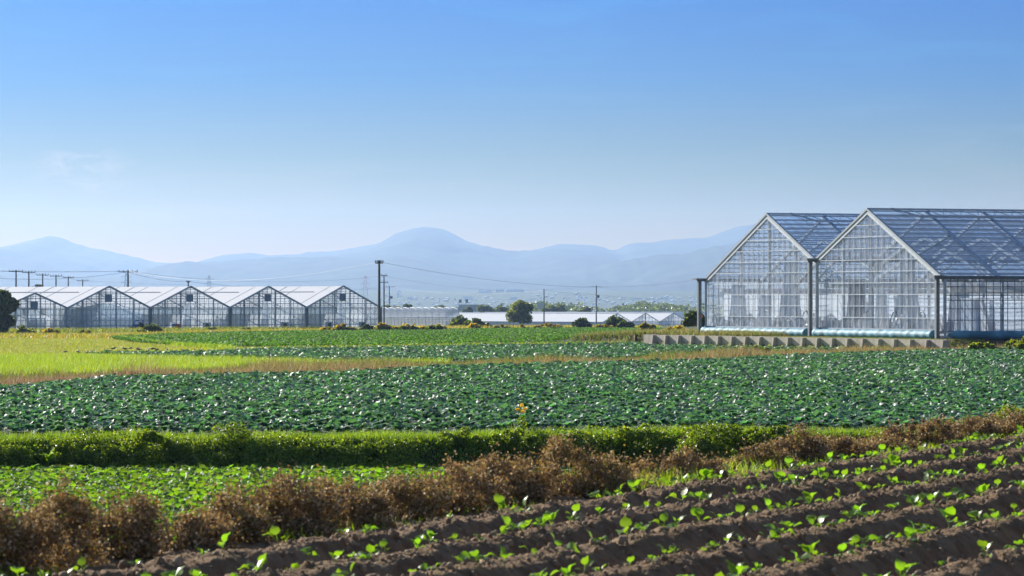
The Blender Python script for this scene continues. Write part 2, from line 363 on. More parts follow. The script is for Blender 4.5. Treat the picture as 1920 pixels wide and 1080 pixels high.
# --- ploughed plot in the foreground, real furrows and clods
M_SOIL = mat('soil', (0.150, 0.092, 0.050), 0.95, 0.10, noise=0.0, col2=(0.27, 0.18, 0.105), nscale=7, bump=0.02, bscale=45)
ss = np.concatenate([np.arange(-0.75, 4.6, 0.0165), np.arange(4.6, 8.8, 0.05)]); uu = np.concatenate([np.arange(-8.8, -4, 0.06), np.arange(-4, 24, 0.028), np.arange(24, 33, 0.045)])
S_, U_ = np.meshgrid(ss, uu, indexing='ij')
SX = EA[0] + S_ * EN[0] + U_ * ED[0]; SY = EA[1] + S_ * EN[1] + U_ * ED[1]
SZ = soil_z(S_, U_)
SZ = SZ * smooth(-0.62, -0.35, S_) + (1.70 + 0.02 * fbm(S_ * 6, U_ * 6, 3)) * (1 - smooth(-0.62, -0.35, S_))
V = np.stack([SX, SY, SZ], -1).reshape(-1, 3); a_, b_ = S_.shape; ii = np.arange(a_ * b_).reshape(a_, b_)
FQ = np.stack([ii[:-1, :-1], ii[:-1, 1:], ii[1:, 1:], ii[1:, :-1]], -1).reshape(-1, 4)[:, ::-1]
tag(link('ploughed_soil', new_mesh('ploughed_soil', V, FQ, None, [M_SOIL], True)), kind='structure')
def soil_h(x, y):
    s, u = edge_coords(np.asarray(x, float), np.asarray(y, float)); return soil_z(s, u)
# clods and crumbs lying on the ridges
th = (1 + 5 ** 0.5) / 2
IV = np.array([(-1, th, 0), (1, th, 0), (-1, -th, 0), (1, -th, 0), (0, -1, th), (0, 1, th), (0, -1, -th), (0, 1, -th), (th, 0, -1), (th, 0, 1), (-th, 0, -1), (-th, 0, 1)]) / 1.9
IF = np.array([(0, 11, 5), (0, 5, 1), (0, 1, 7), (0, 7, 10), (0, 10, 11), (1, 5, 9), (5, 11, 4), (11, 10, 2), (10, 7, 6), (7, 1, 8), (3, 9, 4), (3, 4, 2), (3, 2, 6), (3, 6, 8), (3, 8, 9), (4, 9, 5), (2, 4, 11), (6, 2, 10), (8, 6, 7), (9, 8, 1)])
def clods(n, s0, s1, spread, r0, r1):
    u = rnd(-5, 30, n); k = RNG.integers(0, 7, n); s = ROW0 + ROWS * k + RNG.normal(0, spread, n); keep = s > -0.6; s = s[keep]; u = u[keep]; n = len(s)
    x = EA[0] + s * EN[0] + u * ED[0]; y = EA[1] + s * EN[1] + u * ED[1]; r = r0 + (r1 - r0) * rnd(0, 1, n) ** 3
    P = np.stack([x, y, soil_z(s, u) + r * 0.2], -1)
    return scatter(IV * (1 + RNG.uniform(-0.25, 0.25, IV.shape)), IF, P, euler_mats(rnd(0, 6, n), rnd(0, 6, n), rnd(0, 6, n)), np.stack([r, r * rnd(0.6, 1, n), r * rnd(0.5, 0.9, n)], -1), pick([(0.1, 0.07, 0.05)], n, 0.2))
M_CLOD = mat('soil_clod', (0.18, 0.12, 0.07), 0.95, 0.1, col2=(0.40, 0.30, 0.20), nscale=14, bump=0.006, bscale=120)
V, Fc, T = join([clods(16000, 0, 0, 0.09, 0.005, 0.024), clods(12000, 0, 0, 0.2, 0.004, 0.016), clods(900, 0, 0, 0.16, 0.02, 0.05)])
tag(link('soil_clods', new_mesh('soil_clods', V, Fc, T, [M_CLOD])), 'loose dark soil clods and crumbs lying along the ploughed ridges', 'soil clods', kind='stuff')

# ================================================================ MOUNTAINS
SIL = [(-2600, 500), (-1500, 470), (-900, 500), (-300, 510), (0, 465), (22, 461), (45, 455), (60, 450), (80, 444), (100, 442), (115, 444), (130, 452), (160, 463), (205, 469), (230, 475), (260, 483), (290, 491), (325, 493), (345, 491), (362, 494), (385, 486), (420, 479), (460, 476), (500, 481), (520, 481), (560, 476), (580, 474), (600, 472), (640, 469), (690, 462), (715, 455), (740, 443), (765, 430), (790, 425), (825, 427), (850, 436), (870, 448), (905, 459), (940, 466), (970, 470), (990, 471), (1015, 464), (1045, 457), (1100, 458), (1130, 465), (1148, 470), (1160, 467), (1180, 458), (1230, 452), (1270, 447), (1310, 446), (1340, 441), (1365, 430), (1400, 423), (1440, 412), (1500, 405), (1600, 402), (1750, 415), (1920, 440), (2300, 470), (2800, 440), (3600, 480), (4600, 500)]
SIL2 = [(820, 600), (900, 570), (950, 545), (1000, 522), (1060, 503), (1130, 489), (1200, 478), (1290, 466), (1360, 452), (1440, 432), (1560, 420), (1750, 432), (1950, 470), (2300, 480), (3000, 470), (3800, 500), (4600, 560)]
M_FOREST = mat('mountain_forest', (0.012, 0.022, 0.016), 0.9, 0.1, col2=(0.035, 0.05, 0.03), nscale=0.009)
def mountain(name, sil, D, depth, zbase, amp, seed, nx=900):
    pxs = np.linspace(sil[0][0], sil[-1][0], nx); ycr = np.interp(pxs, [p[0] for p in sil], [p[1] for p in sil])
    ker = np.ones(5) / 5; ycr = np.convolve(np.pad(ycr, 2, 'edge'), ker, 'valid')
    Xc = (pxs - 960) / F * D; Zc = CAM_Z + (HY - ycr) / F * D + fbm(Xc * 0.03 + seed, Xc * 0 + seed, 3) * 4.0 + fbm(Xc * 0.004 + seed, Xc * 0, 2) * 4
    v = np.concatenate([np.linspace(-1, 0, 90), np.linspace(0.01, 0.09, 5)]); VV, XI = np.meshgrid(v, np.arange(nx), indexing='ij')
    X = Xc[XI]; Y = D + VV * depth
    X = X * (1 + VV * depth / D * 0.15)
    fall = np.where(VV < 0, (1 - (-VV) ** 1.15), (1 - VV * 1.3)); fall = np.clip(fall, 0, 1)
    Z = zbase + (Zc[XI] - zbase) * fall
    spur = fbm(X * 0.0016 + seed * 3, Y * 0.0007 + seed, 5, 0.55); mid = np.clip(-VV * 4, 0, 1) * np.clip((1 + VV) * 3, 0, 1)
    Z = Z + spur * amp * mid * fall ** 0.3 - amp * 0.3 * mid * fall
    Z = Z + fbm(X * 0.03, Y * 0.03, 3) * 4 * mid
    V = np.stack([X, Y, Z], -1).reshape(-1, 3); ii = np.arange(V.shape[0]).reshape(len(v), nx)
    FQ = np.stack([ii[:-1, :-1], ii[:-1, 1:], ii[1:, 1:], ii[1:, :-1]], -1).reshape(-1, 4)
    tag(link(name, new_mesh(name, V, FQ, None, [M_FOREST], True)), kind='structure')
mountain('mountain', SIL, 11000, 4200, 8, 60, 5.0, 1100)
mountain('mountain_spur', [(a, b + 7) for a, b in SIL2], 8600, 2900, 6, 100, 9.0, 700)

# ================================================================ HAZE
hz = bpy.data.materials.new('haze'); hz.use_nodes = True; t = hz.node_tree; t.nodes.remove(t.nodes['Principled BSDF'])
pv = t.nodes.new('ShaderNodeVolumePrincipled'); pv.inputs['Color'].default_value = (0.40, 0.585, 0.91, 1)
pv.inputs['Density'].default_value = 0.00008; pv.inputs['Anisotropy'].default_value = 0.5
t.links.new(pv.outputs[0], t.nodes['Material Output'].inputs['Volume'])
mb = MB(); mb.box((0, 4760, 131), 36000, 13520, 290); ho = mb.build('haze', hz); tag(ho, kind='stuff', label='pale blue haze veiling the mountains and the far plain', cat='haze')
# ================================================================ PLANT MATERIALS
M_SEED = leafmat('seedling_leaf', 0.42, 0.5, 0.45, (2.3, 2.0, 0.35))
M_CABB = leafmat('cabbage_leaf', 0.57, 0.8, 0.30, (1.5, 2.2, 0.7))
M_CROP = leafmat('young_crop_leaf', 0.62, 0.35, 0.42, (2.2, 2.1, 0.35))
M_GRASS = leafmat('grass_blade', 0.5, 0.35, 0.45, (2.0, 1.9, 0.35))
M_DRY = leafmat('dry_grass_blade', 0.7, 0.2, 0.35, (1.15, 1.12, 0.95))
M_DEAD = leafmat('dead_leaf', 0.65, 0.25, 0.22, (1.35, 1.15, 0.7))
M_LEAF = leafmat('shrub_leaf', 0.45, 0.4, 0.32, (2.2, 2.1, 0.4))
M_STEM = mat('green_stem', (0.16, 0.22, 0.06), 0.6)
M_TWIG = mat('dry_twig', (0.24, 0.17, 0.10), 0.8)
M_BARK = mat('bark', (0.10, 0.075, 0.055), 0.9, 0.2, noise=0.3, nscale=8)

def leaf_mesh(L, W, nu=5, nv=3, droop=0.3, cup=0.25, petiole=0.3, wav=0.0, rng=None):
    """one leaf growing along +x from the origin, blade after the petiole, drooping and cupped"""
    V = []; Fq = []
    for i in range(nu + 1):
        t = i / nu; wd = W * 0.5 * math.sin(math.pi * min(1, (0.12 + 0.88 * t) ** 0.75)) ** 0.7 if t < 1 else W * 0.10
        if i == 0: wd = W * 0.12
        x = petiole * L + t * L; z = droop * L * (0.9 * t - 1.5 * t * t)
        for j in range(-(nv // 2 + nv % 2), nv // 2 + nv % 2 + 1):
            s = j / (nv // 2 + nv % 2); y = s * wd
            z2 = z + cup * abs(s) ** 1.5 * wd + (wav * wd * math.sin(t * 9 + s * 3) if abs(s) > 0.5 else 0)
            V.append((x - 0.1 * L * s * s * (t > 0.7), y, z2))
    m = 2 * (nv // 2 + nv % 2) + 1
    for i in range(nu):
        for j in range(m - 1): Fq.append((i * m + j, i * m + j + 1, (i + 1) * m + j + 1, (i + 1) * m + j))
    if petiole > 0:
        o = len(V); w2 = L * 0.025
        V += [(0, -w2, -0.02 * L), (0, w2, -0.02 * L), (petiole * L * 1.1, w2, 0.0), (petiole * L * 1.1, -w2, 0.0)]; Fq.append((o, o + 1, o + 2, o + 3))
    return np.array(V), np.array(Fq)
def plant(nleaf, L, W, el0, el1, rng, col, cjit=0.2, res=(5, 2), droop=(0.2, 0.6), cup=(0.1, 0.4), petiole=0.3, wav=0.0, Ls=(0.6, 1.0), spread=0.0):
    parts = []; a0 = rng.uniform(0, 6.28)
    for k in range(nleaf):
        s = rng.uniform(*Ls); v, f = leaf_mesh(L * s, W * s, res[0], res[1], rng.uniform(*droop), rng.uniform(*cup), petiole, wav)
        az = a0 + k * 2.4 + rng.uniform(-0.4, 0.4); el = rng.uniform(el0, el1)
        M = euler_mats(np.array([rng.uniform(-0.5, 0.5)]), np.array([-el]), np.array([az]))[0]
        v = v @ M.T + np.array([math.cos(az) * spread, math.sin(az) * spread, 0])
        c = np.clip(np.array(col) * (1 + rng.uniform(-cjit, cjit)) * (1 + rng.uniform(-cjit / 2, cjit / 2, 3)), 0, 1)
        parts.append((v, f, np.tile(c, (len(v), 1))))
    return join(parts)
def instance_plants(templates, P, rz, sc, tilt=0.12):
    """merge many copies of the templates (V, [F], T) into one (V, F, T)"""
    out_ = []; which = RNG.integers(0, len(templates), len(P))
    for k, (tv, tf, tc_) in enumerate(templates):
        m = which == k
        if not m.any(): continue
        n = m.sum(); M = euler_mats(rnd(-tilt, tilt, n), rnd(-tilt, tilt, n), rz[m])
        v = np.einsum('nij,kj->nki', M, tv) * sc[m][:, None, None] + P[m][:, None, :]
        f = tf[0][None] + (np.arange(n) * len(tv))[:, None, None]
        bri = RNG.uniform(0.8, 1.2, n)
        out_.append((v.reshape(-1, 3), f.reshape(-1, tf[0].shape[1]), (tc_[None] * bri[:, None, None]).reshape(-1, 3)))
    return join(out_)

# ================================================================ SEEDLINGS IN THE PLOUGHED PLOT
def rings(pts, r, n=5):
    mb_ = MB(); mb_.tube(pts, r, n); return mb_
SEED = []
for k in range(14):
    r_ = np.random.default_rng(100 + k); nl = int(r_.integers(3, 6))
    v, f, c = plant(nl, 0.062, 0.058, 0.15, 1.2, r_, (0.12, 0.26, 0.035), 0.18, (6, 2), (0.1, 0.7), (0.1, 0.35), 0.55, 0.06, (0.45, 1.05))
    v[:, 2] += 0.028
    me = new_mesh('seedling_leaves', v, f, c, [M_SEED], True)
    mb = rings([(0, 0, -0.02), (0.002, 0.001, 0.012), (0, 0, 0.032)], [0.003, 0.0026, 0.002])
    ms = bpy.data.meshes.new('seedling_stem'); ms.from_pydata(mb.v, [], mb.f); ms.materials.append(M_STEM); SEED.append((me, ms, nl))
ORD = ['outermost', 'second', 'third', 'fourth', 'fifth', 'sixth', 'nearest']
cand = []
for k in range(0, 7):
    u = -3.5
    while u < 24:
        u += rnd(0.20, 0.29)
        s = ROW0 + ROWS * k + RNG.normal(0, 0.025)
        x, y = EA + s * EN + u * ED; px_ = 960 + x / y * F; py_ = HY + 1.2 / y * F
        vis = -40 < px_ < 1960 and py_ < 1110
        if k == 0 and px_ < 1100 and RNG.random() < 0.6: continue
        if RNG.random() < 0.07: continue
        if vis: cand.append((y, x, s, u, k, px_))
cand.sort(); cand = cand[:292]
CSET = set((c[2], c[3]) for c in cand)
for y, x, s, u, k, px_ in cand:
    z = float(soil_h([x], [y])[0]); me, ms, nl = SEED[RNG.integers(0, 14)]
    o = empty('cabbage_seedling', (x, y, z - 0.004), rnd(0, 6.28)); sc_ = rnd(0.6, 1.15); o.scale = (sc_, sc_, sc_)
    o.rotation_euler = (rnd(-0.25, 0.25), rnd(-0.25, 0.25), rnd(0, 6.28))
    size = 'small' if sc_ < 0.85 else ('large' if sc_ > 1.08 else 'medium sized')
    link('leaves', me, o); link('stem', ms, o)
    rowmates = sorted(q[5] for q in cand if q[4] == k); num = rowmates.index(px_) + 1
    tag(o, '%s green cabbage seedling, number %d from the left on the %s planted ridge' % (size, num, ORD[k]), 'seedling', 'cabbage seedlings on the ploughed ridges')

# the rest of the plot: every further ridge carries seedlings too
PS = []; CUTY = cand[-1][0]
px_free = lambda a: True
for k in range(0, 12):
    for u in np.arange(-8, 30, 0.28):
        s = ROW0 + ROWS * k + RNG.normal(0, 0.025); u = u + rnd(-0.06, 0.06); x, y = EA + s * EN + u * ED; a = 960 + x / y * F; b = HY + 1.2 / y * F
        inview = -40 < a < 1960 and b < 1110 and k < 7
        if ((not inview) or (y > CUTY and px_free(a))) and RNG.random() > 0.1 and s < 8.5: PS.append((x, y, float(soil_h([x], [y])[0])))
PS = np.array(PS); SV = [plant(4, 0.062, 0.058, 0.15, 1.2, np.random.default_rng(100 + k), (0.12, 0.26, 0.035), 0.18, (4, 2), (0.1, 0.7), (0.1, 0.35), 0.55, 0.06, (0.45, 1.05)) for k in range(6)]
for q in SV: q[0][:, 2] += 0.025
V, Fc, T = instance_plants(SV, PS, rnd(0, 6.28, len(PS)), rnd(0.6, 1.15, len(PS)), 0.2)
tag(link('seedling_crop', new_mesh('seedling_crop', V, Fc, T, [M_SEED], True)), 'further cabbage seedlings continuing along the ridges toward the edges of the plot', 'seedlings', kind='stuff')

# ================================================================ CABBAGE FIELD
def row_points(poly, dirv, row, step, jit, d0, d1, x0=-60, x1=60):
    dirv = np.array(dirv) / np.linalg.norm(dirv); nv_ = np.array([-dirv[1], dirv[0]])
    cs = np.array([(x0, d0), (x1, d0), (x0, d1), (x1, d1)], float)
    ua = cs @ dirv; na = cs @ nv_
    uu_ = np.arange(ua.min(), ua.max(), step); nn_ = np.arange(na.min(), na.max(), row)
    U2, N2 = np.meshgrid(uu_, nn_); U2 = U2 + RNG.uniform(0, step, (len(nn_), 1)); U2 = U2.ravel() + RNG.normal(0, jit, U2.size); N2 = N2.ravel() + RNG.normal(0, jit * 0.7, N2.size)
    x = U2 * dirv[0] + N2 * nv_[0]; y = U2 * dirv[1] + N2 * nv_[1]
    m = (y > d0) & (y < d1) & (x > x0) & (x < x1); x = x[m]; y = y[m]; z = ground(x, y)
    P = np.stack([x, y, z], -1); a, b = project(P); m = in_poly(a, b, poly) & (a > -420) & (a < 2340)
    return P[m]
def cabb(k, res, nl=9, L=0.145):
    r_ = np.random.default_rng(300 + k)
    return plant(nl, L, L * 0.95, 0.15, 1.15, r_, (0.105, 0.19, 0.135), 0.38, res, (0.1, 0.9), (0.05, 0.5), 0.12, 0.10, (0.65, 1.1))
CAB_HI = [cabb(k, (5, 2)) for k in range(8)]; CAB_LO = [cabb(k, (2, 1), 7, 0.15) for k in range(8)]
r_ = np.random.default_rng(9)
hd = []
for k in range(8):   # the head: overlapping cupped leaves
    v, f = leaf_mesh(0.10, 0.11, 5, 2, 1.3, 0.5, 0.0); M = euler_mats(np.array([0.0]), np.array([-1.25 + 0.1 * k]), np.array([k * 2.4]))[0]
    v = v @ M.T; hd.append((v, f, np.tile(np.array([0.06, 0.12, 0.06]) * r_.uniform(0.85, 1.15), (len(v), 1))))
HEAD = join(hd)
PC = row_points(P_CAB, (33.8, 71), 0.44, 0.32, 0.05, 60.9, 175)
PC = PC[PC[:, 1] > bank_line(PC[:, 0]) + 0.95]
# a few plants are missing: short dark gaps
PC = PC[fbm(PC[:, 0] * 0.9, PC[:, 1] * 0.5, 3) > -0.66]; PC[:, 2] += 0.10 + 0.04 * fbm(PC[:, 0] * 2, PC[:, 1] * 0.8, 2)
PC[:, 2] += 0.02
a_, b_ = project(PC); vis = (a_ > -15) & (a_ < 1935)
order = np.argsort(np.where(vis, PC[:, 1], 1e6)); near_i = order[:296]; mask = np.ones(len(PC), bool); mask[near_i] = False
CM = [new_mesh('cabbage_leaves', *(lambda q: (q[0], q[1], q[2]))(c), [M_CABB], True) for c in CAB_HI]; HMm = new_mesh('cabbage_head', HEAD[0], HEAD[1], HEAD[2], [M_CABB], True)
THIRD = lambda p: 'left' if p < 640 else ('middle' if p < 1280 else 'right')
for i in near_i:
    p = PC[i]; px_ = 960 + p[0] / p[1] * F
    o = empty('cabbage', tuple(p), rnd(0, 6.28)); sc_ = rnd(0.85, 1.15); o.scale = (sc_, sc_, sc_)
    link('outer_leaves', CM[RNG.integers(0, 8)], o); link('head', HMm, o)
    lab = 'blue green cabbage in the front rows just above the grassy bank, %s part' % THIRD(px_)
    tag(o, lab, 'cabbage', 'front row cabbages above the bank, %s part' % THIRD(px_))
Pf = PC[mask]; nearm = Pf[:, 1] < 95
A1 = instance_plants(CAB_HI, Pf[nearm], rnd(0, 6.28, nearm.sum()), rnd(0.8, 1.2, nearm.sum()), 0.25)
A2 = instance_plants(CAB_LO, Pf[~nearm], rnd(0, 6.28, (~nearm).sum()), rnd(0.85, 1.3, (~nearm).sum()), 0.25)
V, Fc, T = join([(A1[0], A1[1][0], A1[2]), (A2[0], A2[1][0], A2[2])])
tag(link('cabbage_crop', new_mesh('cabbage_crop', V, Fc, T, [M_CABB], True)), 'blue green cabbages closing over the wide middle field behind the front rows', 'cabbage field', kind='stuff')
P2 = row_points(P_CAB2, (33.8, 71), 0.48, 0.34, 0.06, 100, 235); P2[:, 2] += 0.08
V, Fc, T = instance_plants(CAB_LO, P2, rnd(0, 6.28, len(P2)), rnd(0.85, 1.35, len(P2)), 0.25)
tag(link('cabbage_crop', new_mesh('cabbage_crop', V, Fc, T * 0.95, [M_CABB], True)), 'narrow field of dark cabbages between the dry grass strip and the retaining wall', 'cabbage field', kind='stuff')
# far bright green field
FARP = [plant(5, 0.15, 0.10, 0.4, 1.3, np.random.default_rng(500 + k), (0.055, 0.135, 0.022), 0.25, (2, 1), (0.1, 0.8), (0, 0.4), 0.2, 0, (0.7, 1.1)) for k in range(6)]
P3 = row_points(P_FAR, (33.8, 71), 0.65, 0.36, 0.06, 175, 430, -70, 45)
V, Fc, T = instance_plants(FARP, P3, rnd(0, 6.28, len(P3)), rnd(0.9, 1.5, len(P3)), 0.25)
tag(link('leafy_crop', new_mesh('leafy_crop', V, Fc, T, [M_CROP], True)), 'bright green leafy crop in the far field before the greenhouses', 'crop field', kind='stuff')

# ================================================================ LOWER PLOT OF YOUNG LEAFY CROP
CRV = [plant(8, 0.098, 0.098, 0.1, 1.0, np.random.default_rng(700 + k), (0.115, 0.225, 0.035), 0.22, (4, 2), (0.2, 0.9), (0.1, 0.4), 0.6, 0.08, (0.6, 1.05), 0.01) for k in range(8)]
CRM = [new_mesh('crop_leaves', v, f, c, [M_CROP], True) for v, f, c in CRV]
P4 = row_points([(-600, 860), (2300, 860), (2300, 1300), (-600, 1300)], (0.36, 0.93), 0.36, 0.24, 0.035, 36, 59.2, -14, 9)
s_, u_ = edge_coords(P4[:, 0], P4[:, 1]); P4 = P4[(s_ < -3.2) & (P4[:, 0] < 1.6)]; P4[:, 2] = 0.29
P4 = P4[fbm(P4[:, 0] * 0.8, P4[:, 1] * 0.8, 3) > -0.55]
a_, b_ = project(P4)
seen = (a_ > -10) & (a_ < 900) & (b_ < 1000)
order = np.argsort(np.where(seen, P4[:, 1], 1e6)); near_i = order[:290]; mask = np.ones(len(P4), bool); mask[near_i] = False
for i in near_i:
    p = P4[i]; o = link('leafy_crop_plant', CRM[RNG.integers(0, 8)], None, tuple(p)); sc_ = rnd(0.85, 1.3); o.scale = (sc_,) * 3; o.rotation_euler = (rnd(-.15, .15), rnd(-.15, .15), rnd(0, 6.28))
    px_ = 960 + p[0] / p[1] * F; w_ = 'left of the bush gap' if px_ < 230 else ('in the bush gap' if px_ < 420 else 'behind the brown bushes')
    tag(o, 'young green leafy crop plant in the lower plot, ' + w_, 'crop plant', 'young crop plants ' + w_)
Pm = P4[mask]
V, Fc, T = instance_plants(CRV, Pm, rnd(0, 6.28, len(Pm)), rnd(0.85, 1.35, len(Pm)), 0.15)
tag(link('leafy_crop', new_mesh('leafy_crop', V, Fc, T, [M_CROP], True)), 'young green leafy crop filling the lower plot below the grassy bank', 'crop field', kind='stuff')

# ================================================================ GRASS
SHR = [(0.14, 0.22, 0.03), (0.19, 0.28, 0.04), (0.10, 0.16, 0.025), (0.27, 0.33, 0.05)]
LV = np.array([(0, -0.5, 0), (0.5, -0.12, 0.10), (0.35, 0.35, 0.05), (0, 0.55, -0.12), (-0.35, 0.35, 0.05), (-0.5, -0.12, 0.10)]); LFq = np.array([(0, 1, 2, 3), (0, 3, 4, 5)])
def cloud(lumps, n, leaf, rng, hollow=0.55):
    """points spread through ellipsoid lumps (x,y,z,rx,ry,rz), denser near their skins"""
    lumps = np.array(lumps, float); vol = (lumps[:, 3] * lumps[:, 4] + lumps[:, 4] * lumps[:, 5]) ; p = vol / vol.sum(); k = rng.choice(len(lumps), n, p=p)
    d = rng.normal(size=(n, 3)); d /= np.linalg.norm(d, axis=1)[:, None]; r = rng.uniform(hollow ** 3, 1.05, n) ** (1 / 3)
    return lumps[k, :3] + d * lumps[k, 3:] * r[:, None], d
def leaves(P, size, cols, rng, jit=0.3, flat=False):
    n = len(P); M = euler_mats(rng.uniform(-1.6, 1.6, n), rng.uniform(-1.6, 1.6, n), rng.uniform(0, 6.28, n))
    s = size * rng.uniform(0.6, 1.35, n); c = np.array(cols)[rng.integers(0, len(cols), n)] * rng.uniform(1 - jit, 1 + jit, (n, 1))
    return scatter(LV, LFq, P, M, np.stack([s, s * 1.25, s * 1.6], -1), np.clip(c, 0, 1))
BV = np.array([(-0.5, 0, 0), (0.5, 0, 0), (0.36, 0.10, 0.5), (-0.36, 0.10, 0.5), (0.0, 0.42, 1.0)]) ; BF4 = np.array([(0, 1, 2, 3)]); BF3 = np.array([(3, 2, 4)])
def blades(P, h, wd, tilt, cols, jit=0.2, lean=None):
    n = len(P); hh = h * rnd(0.55, 1.25, n); M = euler_mats(rnd(-tilt, tilt, n), rnd(-tilt, tilt, n), rnd(0, 6.28, n))
    T = pick(cols, n, jit); sc_ = np.stack([np.full(n, wd) * rnd(0.6, 1.3, n), hh, hh], -1)
    v, f, t = scatter(BV, BF4, P, M, sc_, T); f2 = BF3[None] + (np.arange(n) * 5)[:, None, None]
    return v, f, t, f2.reshape(-1, 3)
def blade_obj(name, groups, m, label, cat):
    V = []; F4 = []; F3 = []; T = []; o = 0
    for v, f, t, f3 in groups: V.append(v); F4.append(f + o); F3.append(f3 + o); T.append(t); o += len(v)
    me = new_mesh(name, np.concatenate(V), [np.concatenate(F4), np.concatenate(F3)], np.concatenate(T), [m])
    return tag(link(name, me), label, cat, kind='stuff')
def area_points(poly, n, d0, d1, x0=-60, x1=60, yw=1.0):
    """random ground points whose place lies in the outline"""
    y = rnd(d0, d1, n); x = rnd(-0.2, 0.2, n) * y; x = np.clip(x, x0, x1); P = np.stack([x, y, ground(x, y)], -1); a, b = project(P)
    return P[in_poly(a, b, poly) & (a > -420) & (a < 2340)]
GREEN = [(0.11, 0.22, 0.025), (0.15, 0.27, 0.03), (0.19, 0.30, 0.04), (0.08, 0.17, 0.02)]
YGREEN = [(0.18, 0.27, 0.035), (0.22, 0.31, 0.05), (0.13, 0.23, 0.03), (0.27, 0.32, 0.08)]
TAN = [(0.34, 0.25, 0.11), (0.42, 0.32, 0.16), (0.22, 0.15, 0.07), (0.30, 0.28, 0.09), (0.48, 0.37, 0.20), (0.20, 0.18, 0.06)]
# grassy bank
n = 52000; x = rnd(-13, 13, n); dy = RNG.beta(1.6, 1.6, n) * 2.3 - 0.75; y = bank_line(x) + dy; P = np.stack([x, y, ground(x, y)], -1)
bushy = fbm(x * 0.9, dy * 0 + 3, 3)
g1 = blades(P, 0.15, 0.011, 0.95, GREEN + YGREEN[:1])
top = (dy > 0.3) & (dy < 1.3); g2 = blades(P[top], 0.07 + 0.16 * np.clip(fbm(P[top][:, 0] * 1.3, P[top][:, 1] * 1.3, 4) + 0.35, 0, 1), 0.010, 0.6, YGREEN + GREEN[1:3])
blade_obj('grass', [g1, g2], M_GRASS, 'bright green grass over the bank between the lower plot and the cabbage field', 'grass')
rg2 = np.random.default_rng(21); L_ = []
for i in range(520):
    x = rg2.uniform(-12, 12); f_ = rg2.uniform(0, 1.0 + 0.22 * math.sin(x * 0.9) + 0.15 * math.sin(x * 2.7 + 1)); r = rg2.uniform(0.06, 0.17) * (1.3 if math.sin(x * 1.3) > 0 else 1.0)
    L_.append((x, float(bank_line(x)) - 0.22 + 0.42 * f_, 0.30 + 0.46 * f_, r * 1.4, r, r))
P, d = cloud(L_, 60000, 0, rg2, 0.5); V, Fc, T = leaves(P, 0.026, SHR + [(0.12, 0.2, 0.025)], rg2)
tag(link('ground_cover', new_mesh('ground_cover', V, Fc, T, [M_LEAF])), 'low leafy ground cover hanging over the face of the bank', 'ground cover', kind='stuff')
# dry strip
P = area_points(P_STRIP, 460000, 80, 170); cn = fbm(P[:, 0] * 0.35, P[:, 1] * 0.12, 3); a_, b_ = project(P); keep = RNG.random(len(P)) < np.clip(0.9 + cn, 0.25, 1); P = P[keep][:90000]
cn = fbm(P[:, 0] * 0.35, P[:, 1] * 0.12, 3); hgt = 0.24 + 0.18 * np.clip(cn + 0.3, 0, 1)
a_, b_ = project(P); y1 = np.interp(a_, [p[0] for p in S1], [p[1] for p in S1]); y2 = np.interp(a_, [p[0] for p in S2], [p[1] for p in S2]); fr = (y1 - b_) / (y1 - y2)
g = []
wav = fbm(P[:, 0] * 0.2 + 4, P[:, 1] * 0.05, 3)
c1 = (fr < 0.55 + 0.25 * wav); 
hgt = 0.29 + 0.5 * np.clip(fbm(P[:, 0] * 0.5, P[:, 1] * 0.10, 4), -0.15, 0.6)
for m_, cols, hh in ((c1 & (a_ < 260), [(0.36, 0.25, 0.15), (0.43, 0.31, 0.19), (0.29, 0.19, 0.11), (0.22, 0.15, 0.08)], 0.30), (c1 & (a_ >= 260), TAN, 0.26), (~c1, TAN[2:4] + YGREEN[:3] + [(0.34, 0.30, 0.09)], 0.2)):
    q = P[m_]
    if len(q): g.append(blades(q, hgt[m_] * hh / 0.26, 0.020, 0.75, cols, 0.3))
blade_obj('dry_grass', g, M_DRY, 'tan and straw coloured dry grass strip behind the wide cabbage field', 'dry grass')
# bright field on the left
P_LFIELD = [(-500, 728), (0, 709), (240, 702), (400, 695), (640, 688), (830, 684), (850, 680), (640, 683), (450, 676), (300, 673), (140, 670), (-500, 672)]
P = area_points(P_LFIELD, 700000, 95, 190)[:80000]
g1 = blades(P, 0.22, 0.018, 0.4, YGREEN)
P = area_points([(-500, 676), (140, 673), (200, 669), (300, 666), (450, 658), (640, 655), (640, 650), (450, 653), (330, 648), (200, 636), (-500, 632)], 420000, 130, 290)[:66000]
g2 = blades(P, 0.09, 0.030, 0.7, [(0.19, 0.24, 0.07), (0.21, 0.24, 0.11), (0.17, 0.23, 0.06), (0.24, 0.22, 0.13)])
blade_obj('field_grass', [g1, g2], M_GRASS, 'yellow green grass of the open field on the left', 'grass')
# thin grass ridge between the far crop and the second cabbage field, and weeds by the wall and on the pad
def strip_pts(line, n, spread, d0=None):
    xs_ = [p[0] for p in line]; q = rnd(xs_[0], xs_[-1], n); b = np.interp(q, xs_, [p[1] for p in line]); out_ = []
    LD = np.array([hit(a, c) for a, c in line]); D = np.interp(q, xs_, LD) + RNG.normal(0, spread, n); x = (q - 960) / F * D
    return np.stack([x, D, ground(x, D)], -1)
P = strip_pts([(330, 662), (450, 660), (640, 657), (900, 652), (1060, 650), (1200, 645)], 9000, 1.4)
g1 = blades(P, 0.22, 0.035, 0.6, YGREEN[:3] + TAN[2:4])
P = strip_pts([(0, 632), (200, 633), (340, 627), (520, 623), (700, 620)], 12000, 6); g2 = blades(P, 0.3, 0.05, 0.6, [(0.2, 0.2, 0.07), (0.3, 0.22, 0.1), (0.16, 0.2, 0.05)])
P = strip_pts([(220, 634), (330, 649), (440, 656)], 3500, 1.5); g3 = blades(P, 0.22, 0.035, 0.6, YGREEN[:3])
